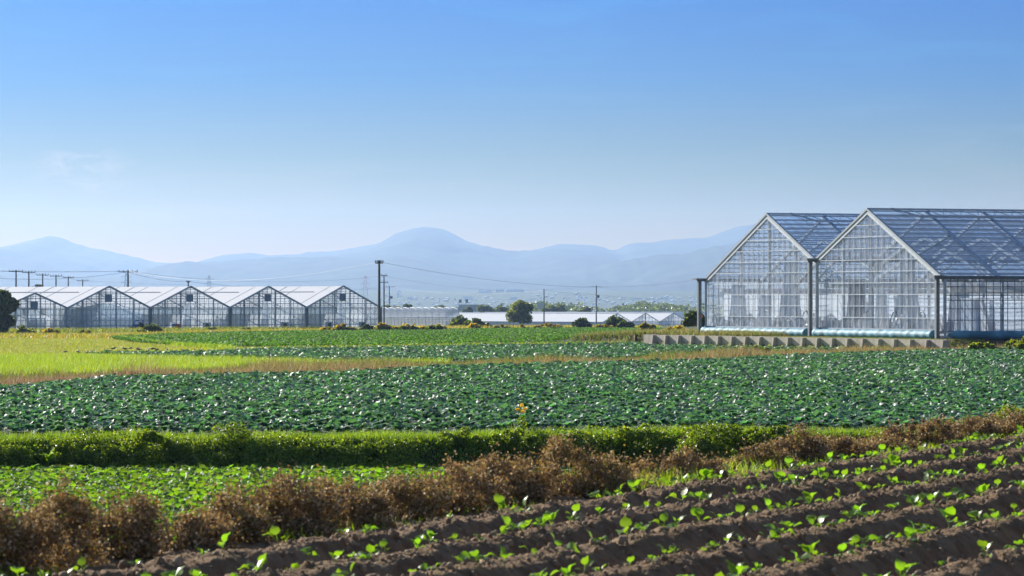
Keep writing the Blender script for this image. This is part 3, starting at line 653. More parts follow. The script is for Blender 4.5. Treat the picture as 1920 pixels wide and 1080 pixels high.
P = strip_pts([(700, 619), (950, 616.5), (1240, 616)], 9000, 9); g4 = blades(P, 0.45, 0.06, 0.6, [(0.2, 0.2, 0.07), (0.3, 0.22, 0.1), (0.14, 0.18, 0.05), (0.34, 0.3, 0.08)])
P = strip_pts([(-500, 628), (0, 624), (350, 621), (700, 617)], 15000, 14); g5 = blades(P, 0.4, 0.06, 0.6, [(0.10, 0.14, 0.04), (0.18, 0.17, 0.07), (0.12, 0.17, 0.04)])
blade_obj('grass', [g1, g2, g3, g4, g5], M_GRASS, 'thin green and straw grass ridges edging the far green field', 'grass')
n = 26000; wd_ = rnd(-2, 30, n); of = rnd(0.15, 2.6, n) + np.clip(wd_ - 22, 0, 8) * rnd(0, 2.2, n); x = WA[0] + WD[0] * wd_ - WN[0] * of; y = WA[1] + WD[1] * wd_ - WN[1] * of
gx = x - GO[0]; gy = y - GO[1]; gt = gx * GT[0] + gy * GT[1]; gv = gx * GV[0] + gy * GV[1]; m = ~((gt > -0.1) & (gt < 24.6) & (gv > -0.15)) & (y > 160)
P = np.stack([x, y, ground(x, y)], -1)[m]
g1 = blades(P[P[:, 1] < 178], 0.07, 0.02, 0.6, YGREEN + TAN[1:3]); far = P[P[:, 1] >= 178]; g2 = blades(far, 0.28, 0.03, 0.6, YGREEN[:2] + TAN[3:] + [(0.30, 0.26, 0.09)])
n = 14000; q = rnd(-1, 34, n); of = rnd(0, 9, n); x = WB[0] + WD[0] * (q * 0.25) - WN[0] * of - 0; y = WB[1] + WD[1] * (q * 0.25) - WN[1] * of
P = np.stack([x, y, ground(x, y)], -1); g3 = blades(P, 0.32, 0.03, 0.6, YGREEN[:2] + TAN[3:] + [(0.34, 0.26, 0.10)])
blade_obj('dry_grass', [g1, g2, g3], M_DRY, 'straw and yellow grass on top of and beyond the concrete retaining wall', 'dry grass')
# sprouts and grass tufts along the ploughed edge
n = 9000; u = rnd(-6, 30, n); s = RNG.normal(-0.25, 0.22, n); den = fbm(u * 0.8, u * 0 + 2, 2); x, y = (EA[:, None] + EN[:, None] * s + ED[:, None] * u); px_ = 960 + x / y * F
m = (den > 0.1) | ((px_ > 1120) & (px_ < 1500) & (RNG.random(n) < 0.85)) | ((px_ > 1780) & (RNG.random(n) < 0.8)); m &= s < 0.12
P = np.stack([x, y, np.full(n, 1.71)], -1)[m]
hb = np.where((project(P)[0] > 1120) & (project(P)[0] < 1480), 0.115, 0.075)
g1 = blades(P, hb, 0.005, 0.4, [(0.20, 0.32, 0.03), (0.27, 0.36, 0.04), (0.14, 0.26, 0.03)])
blade_obj('grass', [g1], M_GRASS, 'fresh yellow green grass tufts along the edge of the ploughed soil', 'grass')
# weeds covering the ground beyond the brown bushes on the right and the slope of the terrace
n = 30000; x = rnd(0.5, 12, n); y = rnd(36, 60.5, n); s, u = edge_coords(x, y); m = (s < -0.9) & ((x / y) > 0.02); x = x[m]; y = y[m]; P = np.stack([x, y, ground(x, y)], -1)
g1 = blades(P, 0.13, 0.012, 0.6, GREEN + YGREEN[:2] + TAN[2:3])
n = 9000; u = rnd(-6, 30, n); s = rnd(-3.4, -0.9, n); x, y = (EA[:, None] + EN[:, None] * s + ED[:, None] * u); P = np.stack([x, y, ground(x, y)], -1); g2 = blades(P, 0.09, 0.009, 0.6, GREEN + TAN[:2])
blade_obj('grass', [g1, g2], M_GRASS, 'mixed weeds and grass on the slope behind the brown bushes', 'grass')

# ================================================================ BUSHES AND TREES
def lumpy(w_, d_, h_, nl, rng, profile=None, base=0.0, rr=(0.2, 0.42)):
    L_ = []
    for i in range(nl):
        x = rng.uniform(-0.5, 0.5); hx = profile(x) if profile else 1 - (2 * abs(x)) ** 2.5 * 0.6
        r = rng.uniform(*rr) * min(h_, w_) ; top = h_ * hx
        z = rng.uniform(base * h_ + r * 0.3, max(top - r * 0.8, r * 0.5)); y = rng.uniform(-0.5, 0.5) * d_
        L_.append((x * w_, y, z, r * rng.uniform(0.8, 1.3), r, r * rng.uniform(0.7, 1.1)))
    return L_
def twigs(w_, d_, h_, n, rad, rng, m, parent, name='stems'):
    mb_ = MB()
    for i in range(n):
        x = rng.uniform(-0.45, 0.45) * w_; y = rng.uniform(-0.4, 0.4) * d_; z = h_ * rng.uniform(0.6, 1.02) * (1 - 0.4 * abs(x / w_ * 2) ** 2)
        mb_.tube([(x * 0.15, y * 0.15, -0.03), (x * 0.5, y * 0.5, 0.05 * h_), (x * 0.85 + rng.uniform(-.02, .02) * w_, y * .85, z * 0.5), (x, y, z)], [rad, rad, rad * 0.8, rad * 0.4], 4, False)
    return mb_.build(name, m, parent)
def bush(name, label, cat, loc, w_, d_, h_, nleaf, leaf, cols, m, seed, group=None, nl=14, profile=None, stem_m=None, tw=14, rr=(0.2, 0.42), hollow=0.5, flowers=None, fuzz=0.0):
    rng = np.random.default_rng(seed); o = empty(name, loc); tag(o, label, cat, group)
    P, d = cloud(lumpy(w_, d_, h_, nl, rng, profile, rr=rr), nleaf, leaf, rng, hollow); P = P + rng.normal(0, 1, P.shape) * fuzz * rng.uniform(0, 1, (len(P), 1)) ** 2; P[:, 2] = np.maximum(P[:, 2], 0.0)
    V, Fc, T = leaves(P, leaf, cols, rng); link('foliage', new_mesh('foliage', V, Fc, T, [m]), o)
    twigs(w_, d_, h_, tw, max(0.002, leaf * 0.13), rng, stem_m or M_TWIG, o)
    if flowers is not None:
        q = P[(P[:, 2] > h_ * 0.5)][: int(nleaf * 0.35)]; V, Fc, T = leaves(q + np.array([0, -0.02, 0.03 * h_]), leaf * 0.8, flowers, rng, 0.15); link('flowers', new_mesh('flowers', V, Fc, T, [m]), o)
    return o
# dead brown bushes along the edge of the ploughed plot
BROWN = [(0.34, 0.25, 0.14), (0.43, 0.32, 0.18), (0.24, 0.17, 0.095), (0.13, 0.095, 0.06), (0.58, 0.46, 0.29), (0.42, 0.24, 0.09), (0.33, 0.28, 0.08), (0.32, 0.23, 0.13), (0.25, 0.18, 0.10), (0.66, 0.54, 0.36)]
dead = [(-70, 70, 915, 'wide', 'cut off by the left edge of the photo'), (70, 150, 908, 'dense', 'left of the leaning brown bush'), (150, 285, 916, 'ragged', 'with a top leaning over the gap'),
        (292, 395, 955, 'low', 'just right of the gap in the row'), (380, 470, 925, 'rounded', 'before the tallest spike of the left row'), (455, 590, 868, 'tall peaked', 'with a thin spike on top'),
        (570, 690, 893, 'broad', 'right of the peaked one'), (670, 800, 888, 'broad level topped', 'in the middle of the long row'), (780, 900, 868, 'orange tinged', 'below the two red stakes'),
        (880, 1000, 848, 'high rounded', 'left of the tallest brown mound'), (985, 1140, 822, 'tallest', 'forming the big mound in the middle'), (1120, 1220, 885, 'low sprawling', 'right of the big mound'),
        (1205, 1345, 836, 'rounded', 'alone before the green shrubs'), (1385, 1480, 828, 'spreading', 'right before the green shrubs'), (1470, 1545, 790, 'narrow upright', 'standing up like a column'), (1530, 1630, 812, 'patchy', 'right of the column shaped one'),
        (1615, 1710, 818, 'thin', 'left of the domed one'), (1685, 1795, 784, 'domed', 'with fresh grass at its foot'), (1795, 1890, 776, 'small dark', 'among green weeds near the right edge'), (1875, 1990, 762, 'reddish', 'cut off by the right edge')]
def dprof(i):
    c = [0.0, 0.1, 0.3, 0.25, 0.1, 0.05, -0.1, 0.1, 0.2, -0.05, 0.1, -0.3, 0.0, -0.1, -0.1, -0.2, 0.1, 0.1, 0.0, 0.1][i]
    return lambda x: max(0.70, 1.0 - (abs(x - c * 0.5) / 0.62) ** (1.0 if i in (5, 14) else 1.7)) + 0.08 * math.sin(x * 23 + i)
for i, (x0, x1, yt, adj, where) in enumerate(dead):
    pc = (x0 + x1) / 2; base = 1075 - (pc - 100) * 0.143 - 3; D = F * 1.28 / (base - HY) ; D += 0.1
    wz = (x1 - x0) / F * D * (1.2 if i in (2, 11, 12) else (1.6 if i < 11 else 1.34)); h_ = ((base + 4) - yt) / F * D * (1.03 if i < 11 else 0.92); X = (pc - 960) / F * D
    dn = int(min(22000, max(5000, wz * h_ * 52000)))
    bush('dead_bush', '%s dead brown bush %s' % (adj, where), 'bush', (X, D + 0.12, 1.70), wz, min(0.55, wz * 0.5), h_, dn, 0.0095 + 0.00012 * D, BROWN + ([(0.22, 0.24, 0.04)] if i % 3 == 1 else []), M_DEAD, 40 + i, 'dead brown bushes along the ploughed soil', 60, dprof(i), M_TWIG, 130, (0.06, 0.19), 0.1, fuzz=0.05)
# leafy clumps growing in the bank
SHR = [(0.14, 0.22, 0.03), (0.19, 0.28, 0.04), (0.10, 0.16, 0.025), (0.27, 0.33, 0.05)]
bk = [(-30, 70, 826, 'leafy'), (60, 170, 822, 'broad'), (150, 260, 826, 'creeping'), (240, 320, 800, 'bright topped'), (300, 420, 824, 'dark based'), (410, 530, 828, 'low'), (540, 660, 826, 'rounded'), (670, 740, 824, 'small'), (820, 905, 795, 'tall leafy'), (900, 1010, 802, 'spreading'), (1050, 1110, 792, 'compact'), (1130, 1260, 795, 'long'), (1270, 1330, 797, 'pale')]
for i, (x0, x1, yt, adj) in enumerate(bk):
    pc = (x0 + x1) / 2; D = 60.15 + 0.03 * (pc - 960) / F * 60; X = (pc - 960) / F * D; yb = 868 if yt > 815 else 838; zb = CAM_Z - (yb - HY) / F * D; wz = (x1 - x0) / F * D; h_ = (yb - yt) / F * D
    bush('leafy_clump', '%s green leafy clump on the grassy bank, %s' % (adj, ['far left', 'left of the pale big leaves', 'right of the pale big leaves', 'topped by a bright tuft', 'under the bright tuft', 'beneath the left cabbages', 'left of the bank middle', 'at the bank middle', 'behind the long brown row', 'left of the yellow flower', 'right of the yellow flower', 'toward the green shrubs', 'beside the big green shrub'][i]), 'plant', (X, D - 0.1, zb), wz, 0.55, h_, int(2200 * wz * h_ / 0.4) + 500, 0.030, SHR, M_LEAF, 80 + i, 'leafy clumps on the grassy bank', 12, None, M_STEM, 10, (0.2, 0.4), 0.5)
for i, (x0, x1, yt, yb, lab) in enumerate([(1285, 1415, 787, 858, 'big rounded green shrub where the grassy bank ends'), (1395, 1480, 788, 848, 'smaller green shrub right of the big one'), (1440, 1500, 800, 845, 'pale green shrub behind the upright brown bush')]):
    D = 57.0; X = ((x0 + x1) / 2 - 960) / F * D; zb = CAM_Z - (yb + 6 - HY) / F * D; wz = (x1 - x0) / F * D; h_ = (yb + 6 - yt) / F * D
    bush('green_shrub', lab, 'shrub', (X, D, zb), wz, 0.7, h_, 6500, 0.032, [(0.09, 0.15, 0.02), (0.13, 0.20, 0.03), (0.17, 0.23, 0.04)], M_LEAF, 110 + i, None, 16, None, M_STEM, 16)
for i, (x0, x1, yt, yb, lab) in enumerate([(1560, 1700, 800, 850, 'yellow green weeds behind the thin brown bush'), (1700, 1830, 772, 835, 'tall pale weeds behind the domed brown bush'), (1800, 1950, 745, 830, 'tallest green weeds at the right edge by the cabbages'), (1480, 1580, 806, 850, 'short bright weeds behind the column shaped bush')]):
    D = 54.0 if x0 < 1700 else 46.0; X = ((x0 + x1) / 2 - 960) / F * D; zb = CAM_Z - (yb + 30 - HY) / F * D; wz = (x1 - x0) / F * D * 1.1; h_ = (yb + 30 - yt) / F * D
    bush('weed_patch', lab, 'weeds', (X, D, zb), wz, 0.8, h_, 2600, 0.022, [(0.14, 0.2, 0.03), (0.2, 0.26, 0.05), (0.22, 0.22, 0.08)], M_LEAF, 120 + i, None, 22, None, M_STEM, 60, (0.12, 0.26), 0.2)

def px_bush(x0, x1, yt, yb, D, name, lab, cols, seed, cat='bush', leafpx=4.2, dens=1.0, m=None, flowers=None, nl=14, group=None):
    X = ((x0 + x1) / 2 - 960) / F * D; zb = CAM_Z - (yb - HY) / F * D; wz = (x1 - x0) / F * D; h_ = (yb - yt) / F * D; leaf = leafpx / F * D
    return bush(name, lab, cat, (X, D, zb), wz, wz * 0.7, h_, int(900 * dens * max(1, (x1 - x0) * (yb - yt) / 600)), leaf, cols, m or M_LEAF, seed, group, nl + 6, None, M_TWIG, 12, (0.14, 0.34), 0.4, flowers, fuzz=0.09 * h_)
DKG = [(0.05, 0.075, 0.028), (0.07, 0.10, 0.03), (0.10, 0.135, 0.04)]
OLV = [(0.13, 0.16, 0.05), (0.17, 0.20, 0.06), (0.09, 0.12, 0.04)]
PB = [(22, 64, 611, 634, 285, 'round olive bush right of the dark tree', OLV), (146, 174, 619, 632, 300, 'flat dark bush before the second gable from the left', DKG), (262, 302, 607, 628, 300, 'dark fan shaped bush beside the blue tractor', DKG),
      (391, 406, 614, 626, 330, 'small dark bush before the fourth gable', DKG), (450, 460, 616, 626, 330, 'tiny green tuft before the fourth gable', OLV), (462, 472, 615, 627, 330, 'tiny dark tuft right of the green one', DKG),
      (678, 702, 609, 622, 350, 'dark round bush left of the tall pole', DKG), (748, 768, 612, 622, 345, 'low dark bush before the arched greenhouse', DKG), (764, 782, 611, 622, 346, 'dark bush right beside another below the arches', DKG),
      (798, 832, 609, 622, 347, 'broken dark bush before the arched greenhouse end', DKG), (846, 880, 592, 614, 420, 'tall spreading bush at the end of the arched greenhouse', OLV + DKG[1:]), (872, 915, 597, 614, 415, 'wide dark bush left of the lone tree', DKG + OLV[:1]),
      (1074, 1105, 597, 614, 420, 'compact dark bush before the long white greenhouse', DKG), (1136, 1172, 590, 615, 410, 'dark bush hiding the first small gable', DKG), (1160, 1186, 600, 615, 405, 'lower bush between the first two small gables', DKG + OLV[:1]),
      (1286, 1320, 582, 611, 230, 'dense dark bush beside the large greenhouse corner', DKG), (1290, 1480, 647, 668, 150, 'low green weeds in the second cabbage field', [(0.12, 0.19, 0.03), (0.16, 0.22, 0.05)]),
      (820, 850, 641, 650, 212, 'small dark weed clump on the thin grass ridge', OLV)]
for i, (x0, x1, yt, yb, D, lab, cols) in enumerate(PB): px_bush(x0, x1, yt, yb, D, 'bush', lab, cols, 200 + i)
GOLD = [(0.62, 0.42, 0.03), (0.55, 0.38, 0.04), (0.70, 0.50, 0.05)]
GB = [(626, 668, 606, 624, 340, 'yellow goldenrod clump before the last gable'), (596, 628, 614, 624, 340, 'low goldenrod left of the bigger yellow clump'), (704, 736, 606, 624, 345, 'yellow goldenrod around the foot of the tall pole'), (732, 790, 607, 622, 348, 'goldenrod along the arched greenhouse'), (785, 850, 606, 622, 350, 'thin goldenrod toward the end of the arched greenhouse'),
      (880, 900, 606, 620, 400, 'small goldenrod below the wide dark bush'), (925, 990, 607, 618, 400, 'sparse goldenrod under the lone tree'), (1000, 1060, 606, 617, 400, 'goldenrod before the long white greenhouse'), (1110, 1150, 609, 618, 400, 'goldenrod left of the small gables'), (1200, 1225, 604, 617, 300, 'goldenrod sprigs before the middle small gable'),
      (1236, 1300, 612, 630, 205, 'yellowing bushy grass at the end of the retaining wall'), (1815, 1990, 634, 653, 150, 'spreading yellow green weeds on the dark soil before the large greenhouse'), (80, 110, 616, 630, 292, 'yellow speckled weeds before the first gable')]
for i, (x0, x1, yt, yb, D, lab) in enumerate(GB): px_bush(x0, x1, yt, yb, D, 'goldenrod' if i not in (10, 11) else 'weed_patch', lab, [(0.14, 0.17, 0.04), (0.20, 0.20, 0.05), (0.24, 0.2, 0.07)] if i != 11 else [(0.20, 0.26, 0.05), (0.28, 0.30, 0.07), (0.15, 0.2, 0.04)], 240 + i, 'flowering weeds' if i != 11 else 'weeds', 3.6, 0.8, None, GOLD if i != 11 else None)

def tree(px_, yt, yb, wpx, D, lab, cols, seed, crown0=0.25, leafpx=4.0, n=6000, nl=22, name='tree', group=None):
    rng = np.random.default_rng(seed); X = (px_ - 960) / F * D; zb = CAM_Z - (yb - HY) / F * D; h_ = (yb - yt) / F * D; wz = wpx / F * D
    o = empty(name, (X, D, zb)); tag(o, lab, 'tree', group); mb_ = MB(); r0 = 0.045 * h_ * 0.6
    mb_.tube([(0, 0, -0.1), (0.02 * h_, 0, h_ * 0.3), (0, 0.02, h_ * 0.75)], [r0, r0 * 0.75, r0 * 0.25], 8)
    L_ = []
    for i in range(nl):
        a = rng.uniform(0, 6.28); rr_ = rng.uniform(0.05, 0.36) * wz; z = h_ * rng.uniform(crown0 + 0.1, 0.88); e = math.sqrt(max(0.05, 1 - ((z / h_ - 0.58) / 0.45) ** 2)); x = math.cos(a) * rr_ * e; y = math.sin(a) * rr_ * e
        s = rng.uniform(0.10, 0.19) * wz; L_.append((x, y, z, s * 1.1, s * 1.1, s * 0.85))
        if i % 2 == 0: mb_.tube([(0, 0, h_ * (crown0 * 0.6 + 0.05 * (i % 5))), (x * 0.5, y * 0.5, (z + h_ * crown0) * 0.5), (x, y, z)], [r0 * 0.5, r0 * 0.3, r0 * 0.1], 5)
    mb_.build('trunk', M_BARK, o)
    P, d = cloud(L_, n, 0, rng, 0.4); V, Fc, T = leaves(P, leafpx / F * D, cols, rng); link('crown', new_mesh('crown', V, Fc, T, [M_LEAF]), o)
    return o
tree(-6, 544, 636, 96, 285, 'dark dense tree cut off by the left edge of the photo', DKG, 301, 0.05, 5, 9000, 34)
tree(975, 565, 612, 64, 600, 'lone round olive tree standing before the long white greenhouse', OLV + [(0.2, 0.23, 0.08)], 302, 0.15, 3.4, 3000, 30)
for i, (a, yt, yb, w_, D, lab) in enumerate([(742, 567, 600, 46, 900, 'dark low tree behind the left part of the arched greenhouse'), (764, 570, 600, 30, 905, 'smaller tree joined to the dark one behind the arches'), (64, 530, 590, 34, 620, 'tree top showing above the white roofs on the left'), (4, 532, 590, 26, 620, 'tree top above the roofs at the left edge'),
        (877, 576, 600, 24, 1080, 'small dark tree left of the wooded rise'), (908, 575, 600, 40, 1085, 'pale green low tree between the wooded rises'), (940, 576, 600, 34, 1090, 'low tree left of the lone tree'), (1047, 574, 600, 46, 1090, 'broad green tree beside the plain pole'), (1025, 577, 600, 22, 1080, 'small round tree left of the broad green one'), (1092, 577, 600, 36, 1100, 'bright low tree left of the transformer pole'), (828, 575, 600, 44, 1400, 'thin row of tree tops above the end of the arched greenhouse')]):
    tree(a, yt, yb, w_, D, lab, OLV if 'green' in lab or 'bright' in lab else DKG, 310 + i, 0.1, 3.6, 1500, 16, group='trees beyond the far greenhouses')

# woods on the far rise: one mass
rng = np.random.default_rng(77); L_ = []
for xs0, xs1, prof in [(850, 900, [(850, 577), (868, 570), (880, 569), (892, 572), (900, 577)]), (925, 1120, [(925, 576), (945, 570), (950, 567), (962, 573), (1000, 568), (1010, 564), (1020, 564), (1040, 566), (1080, 567), (1120, 576)]), (1110, 1320, [(1110, 577), (1150, 575), (1175, 568), (1190, 568), (1205, 563), (1225, 566), (1250, 567), (1280, 571), (1320, 568)]), (1320, 1960, [(1320, 568), (1500, 566), (1700, 570), (1960, 566)]), (700, 860, [(700, 581), (860, 579)])]:
    n = int((xs1 - xs0) / 2.6)
    for i in range(n):
        p = rng.uniform(xs0, xs1); D = rng.uniform(1500, 1900); yt = np.interp(p, [q[0] for q in prof], [q[1] for q in prof]) + rng.uniform(-1, 5); z = CAM_Z - (yt - HY) / F * D; r = rng.uniform(1.6, 4.2)
        L_.append(((p - 960) / F * D, D, z - r, r * 1.3, r, r)); L_.append(((p - 960) / F * D + rng.uniform(-3, 3), D - 3, z - 2.8 * r, r * 2.0, r, r * 1.6)); L_.append(((p - 960) / F * D + rng.uniform(-3, 3), D - 3, z - 5 * r, r * 2.4, r, r * 2.2))
P, d = cloud(L_, 52000, 0, rng, 0.6); V, Fc, T = leaves(P, 1.0, DKG + OLV[:1], rng)
tag(link('woods', new_mesh('woods', V, Fc, T, [M_LEAF])), 'dark wooded rise beyond the far greenhouses', 'woods', kind='stuff')

# single plants that stand out
def goldenrod_stalk():
    D = 60.8; X = (978 - 960) / F * D; zb = gz(X, D); o = empty('goldenrod', (X, D, zb)); tag(o, 'single tall goldenrod with a yellow head rising above the grassy bank', 'flower')
    mb_ = MB(); mb_.tube([(0, 0, 0), (0.01, 0, 0.2), (0, 0, 0.5)], [0.006, 0.005, 0.003], 5); mb_.build('stem', M_STEM, o)
    rng = np.random.default_rng(5); P, d = cloud([(0, 0, 0.52, 0.035, 0.03, 0.04), (-0.06, 0, 0.46, 0.035, 0.03, 0.02), (0.06, 0, 0.47, 0.035, 0.03, 0.02), (0.02, 0, 0.42, 0.04, 0.03, 0.02)], 200, 0, rng, 0.1); V, Fc, T = leaves(P, 0.016, GOLD, rng); link('flower_head', new_mesh('flower_head', V, Fc, T, [M_LEAF]), o)
    P, d = cloud([(0, 0, 0.2, 0.08, 0.06, 0.16)], 160, 0, rng, 0.2); V, Fc, T = leaves(P, 0.028, SHR, rng); link('leaves', new_mesh('leaves', V, Fc, T, [M_LEAF]), o)
goldenrod_stalk()
o = empty('dock_plant', (tuple(at(92, 868, 59.4)))); tag(o, 'large pale green leaves of one weed on the left part of the bank', 'plant')
v, f, c = plant(7, 0.24, 0.09, 0.6, 1.4, np.random.default_rng(6), (0.16, 0.28, 0.03), 0.1, (6, 2), (0.1, 0.5), (0.1, 0.3), 0.2, 0.05); link('leaves', new_mesh('leaves', v, f, c, [M_LEAF], True), o)
mb = MB(); mb.tube([(0, 0, -0.05), (0, 0, 0.08)], 0.008, 6); mb.build('stem', M_STEM, o)
M_RED = mat('red_paint', (0.35, 0.03, 0.03), 0.5); M_GREY = mat('weathered_stake', (0.16, 0.15, 0.14), 0.8)
for (xa, ya, xb, yb, D, lab, m) in [(883, 872, 888, 851, 52, 'thin red stake leaning right below the bank', M_RED), (936, 872, 936, 848, 52, 'thin upright red stake behind the brown bushes', M_RED)]:
    mb = MB(); p = at(xa, ya, D); mb.tube([(0, 0, -0.1), tuple(at(xb, yb, D) - p)], 0.006, 6)
    o = mb.build('stake', m); o.location = p; tag(o, lab, 'stake')
mb = MB(); p = at(505, 691, 128); mb.tube([(0, 0, -0.2), (0, 0, 0.62)], 0.022, 6); o = mb.build('stake', M_GREY); o.location = p; tag(o, 'thin grey post standing in the far grass edge', 'post')
# ================================================================ BUILDINGS
M_ALU = mat('galvanised_steel', (0.48, 0.53, 0.60), 0.5, 0.5, 0.15, noise=0.12, nscale=6)
M_ALUD = mat('dark_steel', (0.16, 0.18, 0.20), 0.5, 0.5, 0.4, noise=0.15, nscale=6)
M_WIN = mat('vent_pane', (0.16, 0.25, 0.38), 0.35, 0.6, 0.0, noise=0.15, nscale=2)
M_FILM = film('greenhouse_film', (0.94, 0.97, 1.0), 0.74, 0.35, 0.07, 0.06, 5.0, 0.12, 0.14)
M_ROOFF = film('roof_film', (0.72, 0.80, 0.92), 0.90, 0.5, 0.13, 0.01, 2.0, 0.06, 0.05)
M_CURT = film('inner_curtain', (0.70, 0.75, 0.82), 0.22, 0.62, 0.03, 0.04, 3.0, 0.5)
M_CURTG = film('hanging_cloth', (0.56, 0.65, 0.77), 0.15, 0.5, 0.05, 0.03, 6.0, 0.5)
M_CURTD = film('dark_cloth', (0.10, 0.15, 0.25), 0.05, 0.4, 0.05, 0.02, 6.0, 0.5)
M_WHITE = film('white_roof_film', (0.95, 0.95, 0.95), 0.0, 0.12, 0.06, 0.004, 1.0, 0.42)
M_WHITE2 = film('hazy_gable_film', (0.80, 0.87, 0.95), 0.70, 0.6, 0.08, 0.03, 2.0, 0.2, 0.2)
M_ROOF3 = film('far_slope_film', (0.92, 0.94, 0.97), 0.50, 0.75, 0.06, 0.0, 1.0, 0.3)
M_TEAL = mat('blue_skirt_tube', (0.13, 0.32, 0.42), 0.65, 0.3, noise=0.3, nscale=1.2, bump=0.02, bscale=5)
M_TUBEB = mat('white_plastic', (0.75, 0.76, 0.76), 0.4)
M_CONC = mat('concrete', (0.40, 0.36, 0.31), 0.85, 0.3, col2=(0.52, 0.48, 0.42), nscale=3.5, bump=0.01, bscale=30)
M_POLE = mat('pole_concrete', (0.10, 0.105, 0.11), 0.8, 0.3, noise=0.15, nscale=3)
M_ROOFF.node_tree.nodes['Transparent BSDF'].inputs[0].default_value = (0.80, 0.89, 1.0, 1)
M_PINK = mat('pink_tray', (0.40, 0.22, 0.20), 0.7, noise=0.3, nscale=2)
M_BEDF = mat('pale_plant_bed', (0.45, 0.42, 0.40), 0.8, noise=0.35, nscale=1.3)

M_LGF = mat('blue_grey_frame', (0.36, 0.43, 0.52), 0.5, 0.5)
M_RAFT = mat('gable_edge_steel', (0.33, 0.37, 0.42), 0.5, 0.4)
M_JOINT = mat('roof_joint', (0.62, 0.64, 0.67), 0.5)
def v3(o, d, a, v=(0, 0), b=0.0, z=0.0): return Vector((o[0] + d[0] * a + v[0] * b, o[1] + d[1] * a + v[1] * b, z))
def roof_z(prof, t):
    return float(np.interp(t, [p[0] for p in prof], [p[1] for p in prof]))
def greenhouse(name, label, O, T, Vd, prof, zf, L, film_g, film_r, mull=0.57, rail=0.57, posts=(), raft=2.6, purl=0.55, big=True, detail=True, fine=0.022, heavy=0.11, group=None, wall_low=None, frame=None, skip_roof_frame=False):
    O = np.array(O, float); T = np.array(T, float); T /= np.linalg.norm(T); Vd = np.array(Vd, float); Vd /= np.linalg.norm(Vd)
    frame = frame or M_ALU
    root = empty(name, (O[0], O[1], zf)); tag(root, label, 'greenhouse', group); Z0 = zf
    P = lambda t, v, z: Vector((O[0] + T[0] * t + Vd[0] * v - O[0], O[1] + T[1] * t + Vd[1] * v - O[1], z - Z0))
    W_ = prof[-1][0]; t0 = prof[0][0]
    # gable frame
    g = MB(); k = 0; t = t0
    while t < W_ - 0.05:
        t += mull
        if t < W_ - 0.1: g.bar(P(t, -0.03, zf + 0.1), P(t, -0.03, roof_z(prof, t)), fine, fine * 1.2)
    z = zf + 0.42; zmax = max(p[1] for p in prof)
    while z < zmax - 0.15:
        ts = np.linspace(t0, W_, 400); ok = np.array([roof_z(prof, q) > z + 0.03 for q in ts]); st = None
        for i, q in enumerate(ts):
            if ok[i] and st is None: st = q
            if st is not None and (not ok[i] or i == len(ts) - 1):
                if q - st > 0.1: g.bar(P(st, -0.055, z), P(q, -0.055, z), fine * 1.3, fine * 1.3)
                st = None
        z += rail
    g.build('gable_frame', frame, root)
    # rafters of the gable
    r = MB()
    for a, b in zip(prof[:-1], prof[1:]): r.bar(P(a[0], -0.05, a[1] + 0.02), P(b[0], -0.05, b[1] + 0.02), 0.09 if big else 0.16, 0.10 if big else 0.16)
    r.bar(P(t0, -0.05, zf + 0.42), P(W_, -0.05, zf + 0.42), 0.05, 0.08)
    r.build('gable_rafters', M_RAFT if big else frame, root)
    # heavy posts of the gable
    for tp in posts:
        q = MB(); q.bar(P(tp, 0.10, zf), P(tp, 0.10, roof_z(prof, tp) - 0.05), heavy, heavy * 1.2); q.build('post', frame, root)
    # gable sheet
    s = MB(); pts = [P(t0, 0, zf)] + [P(a, 0, z_) for a, z_ in prof] + [P(W_, 0, zf)]
    for a, b in zip(prof[:-1], prof[1:]):
        n = max(1, int((b[0] - a[0]) / 1.2))
        for i in range(n):
            ta = a[0] + (b[0] - a[0]) * i / n; tb = a[0] + (b[0] - a[0]) * (i + 1) / n; s.poly([P(ta, 0, zf + 0.3), P(tb, 0, zf + 0.3), P(tb, 0, roof_z(prof, tb)), P(ta, 0, roof_z(prof, ta))])
    s.build('gable_sheet', film_g, root)
    # roof sheets and roof frames
    for a, b in zip(prof[:-1], prof[1:]):
        s = MB(); nv = max(1, int(L / 3.0))
        for i in range(nv):
            s.poly([P(a[0], L * i / nv, a[1]), P(b[0], L * i / nv, b[1]), P(b[0], L * (i + 1) / nv, b[1]), P(a[0], L * (i + 1) / nv, a[1])])
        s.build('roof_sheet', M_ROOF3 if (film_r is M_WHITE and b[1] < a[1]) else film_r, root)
        if skip_roof_frame: continue
        f = MB(); ln = math.hypot(b[0] - a[0], b[1] - a[1]); npu = int(ln / purl)
        for i in range(npu + 1):
            q = i / npu; tp = a[0] + (b[0] - a[0]) * q; zp = a[1] + (b[1] - a[1]) * q
            f.bar(P(tp, 0, zp - 0.06), P(tp, L, zp - 0.06), 0.035 if detail else 0.05, 0.05)
            if detail and 0 < i < npu:
                f.bar(P(tp, 0, zp - 0.24), P(tp, L, zp - 0.24), 0.022, 0.022)
                x = 0.0
                while x < L: f.bar(P(tp, x, zp - 0.06), P(tp, x + 0.28, zp - 0.24), 0.014); f.bar(P(tp, x + 0.28, zp - 0.24), P(tp, x + 0.56, zp - 0.06), 0.014); x += 0.56
        f.build('purlins', frame, root)
        x = 0.0 if detail else raft
        f = MB()
        while x <= L + 0.01:
            f.bar(P(a[0], x, a[1] - 0.12), P(b[0], x, b[1] - 0.12), 0.13 if detail else 0.07, 0.18 if detail else 0.09); x += raft
        f.build('rafters', frame, root)
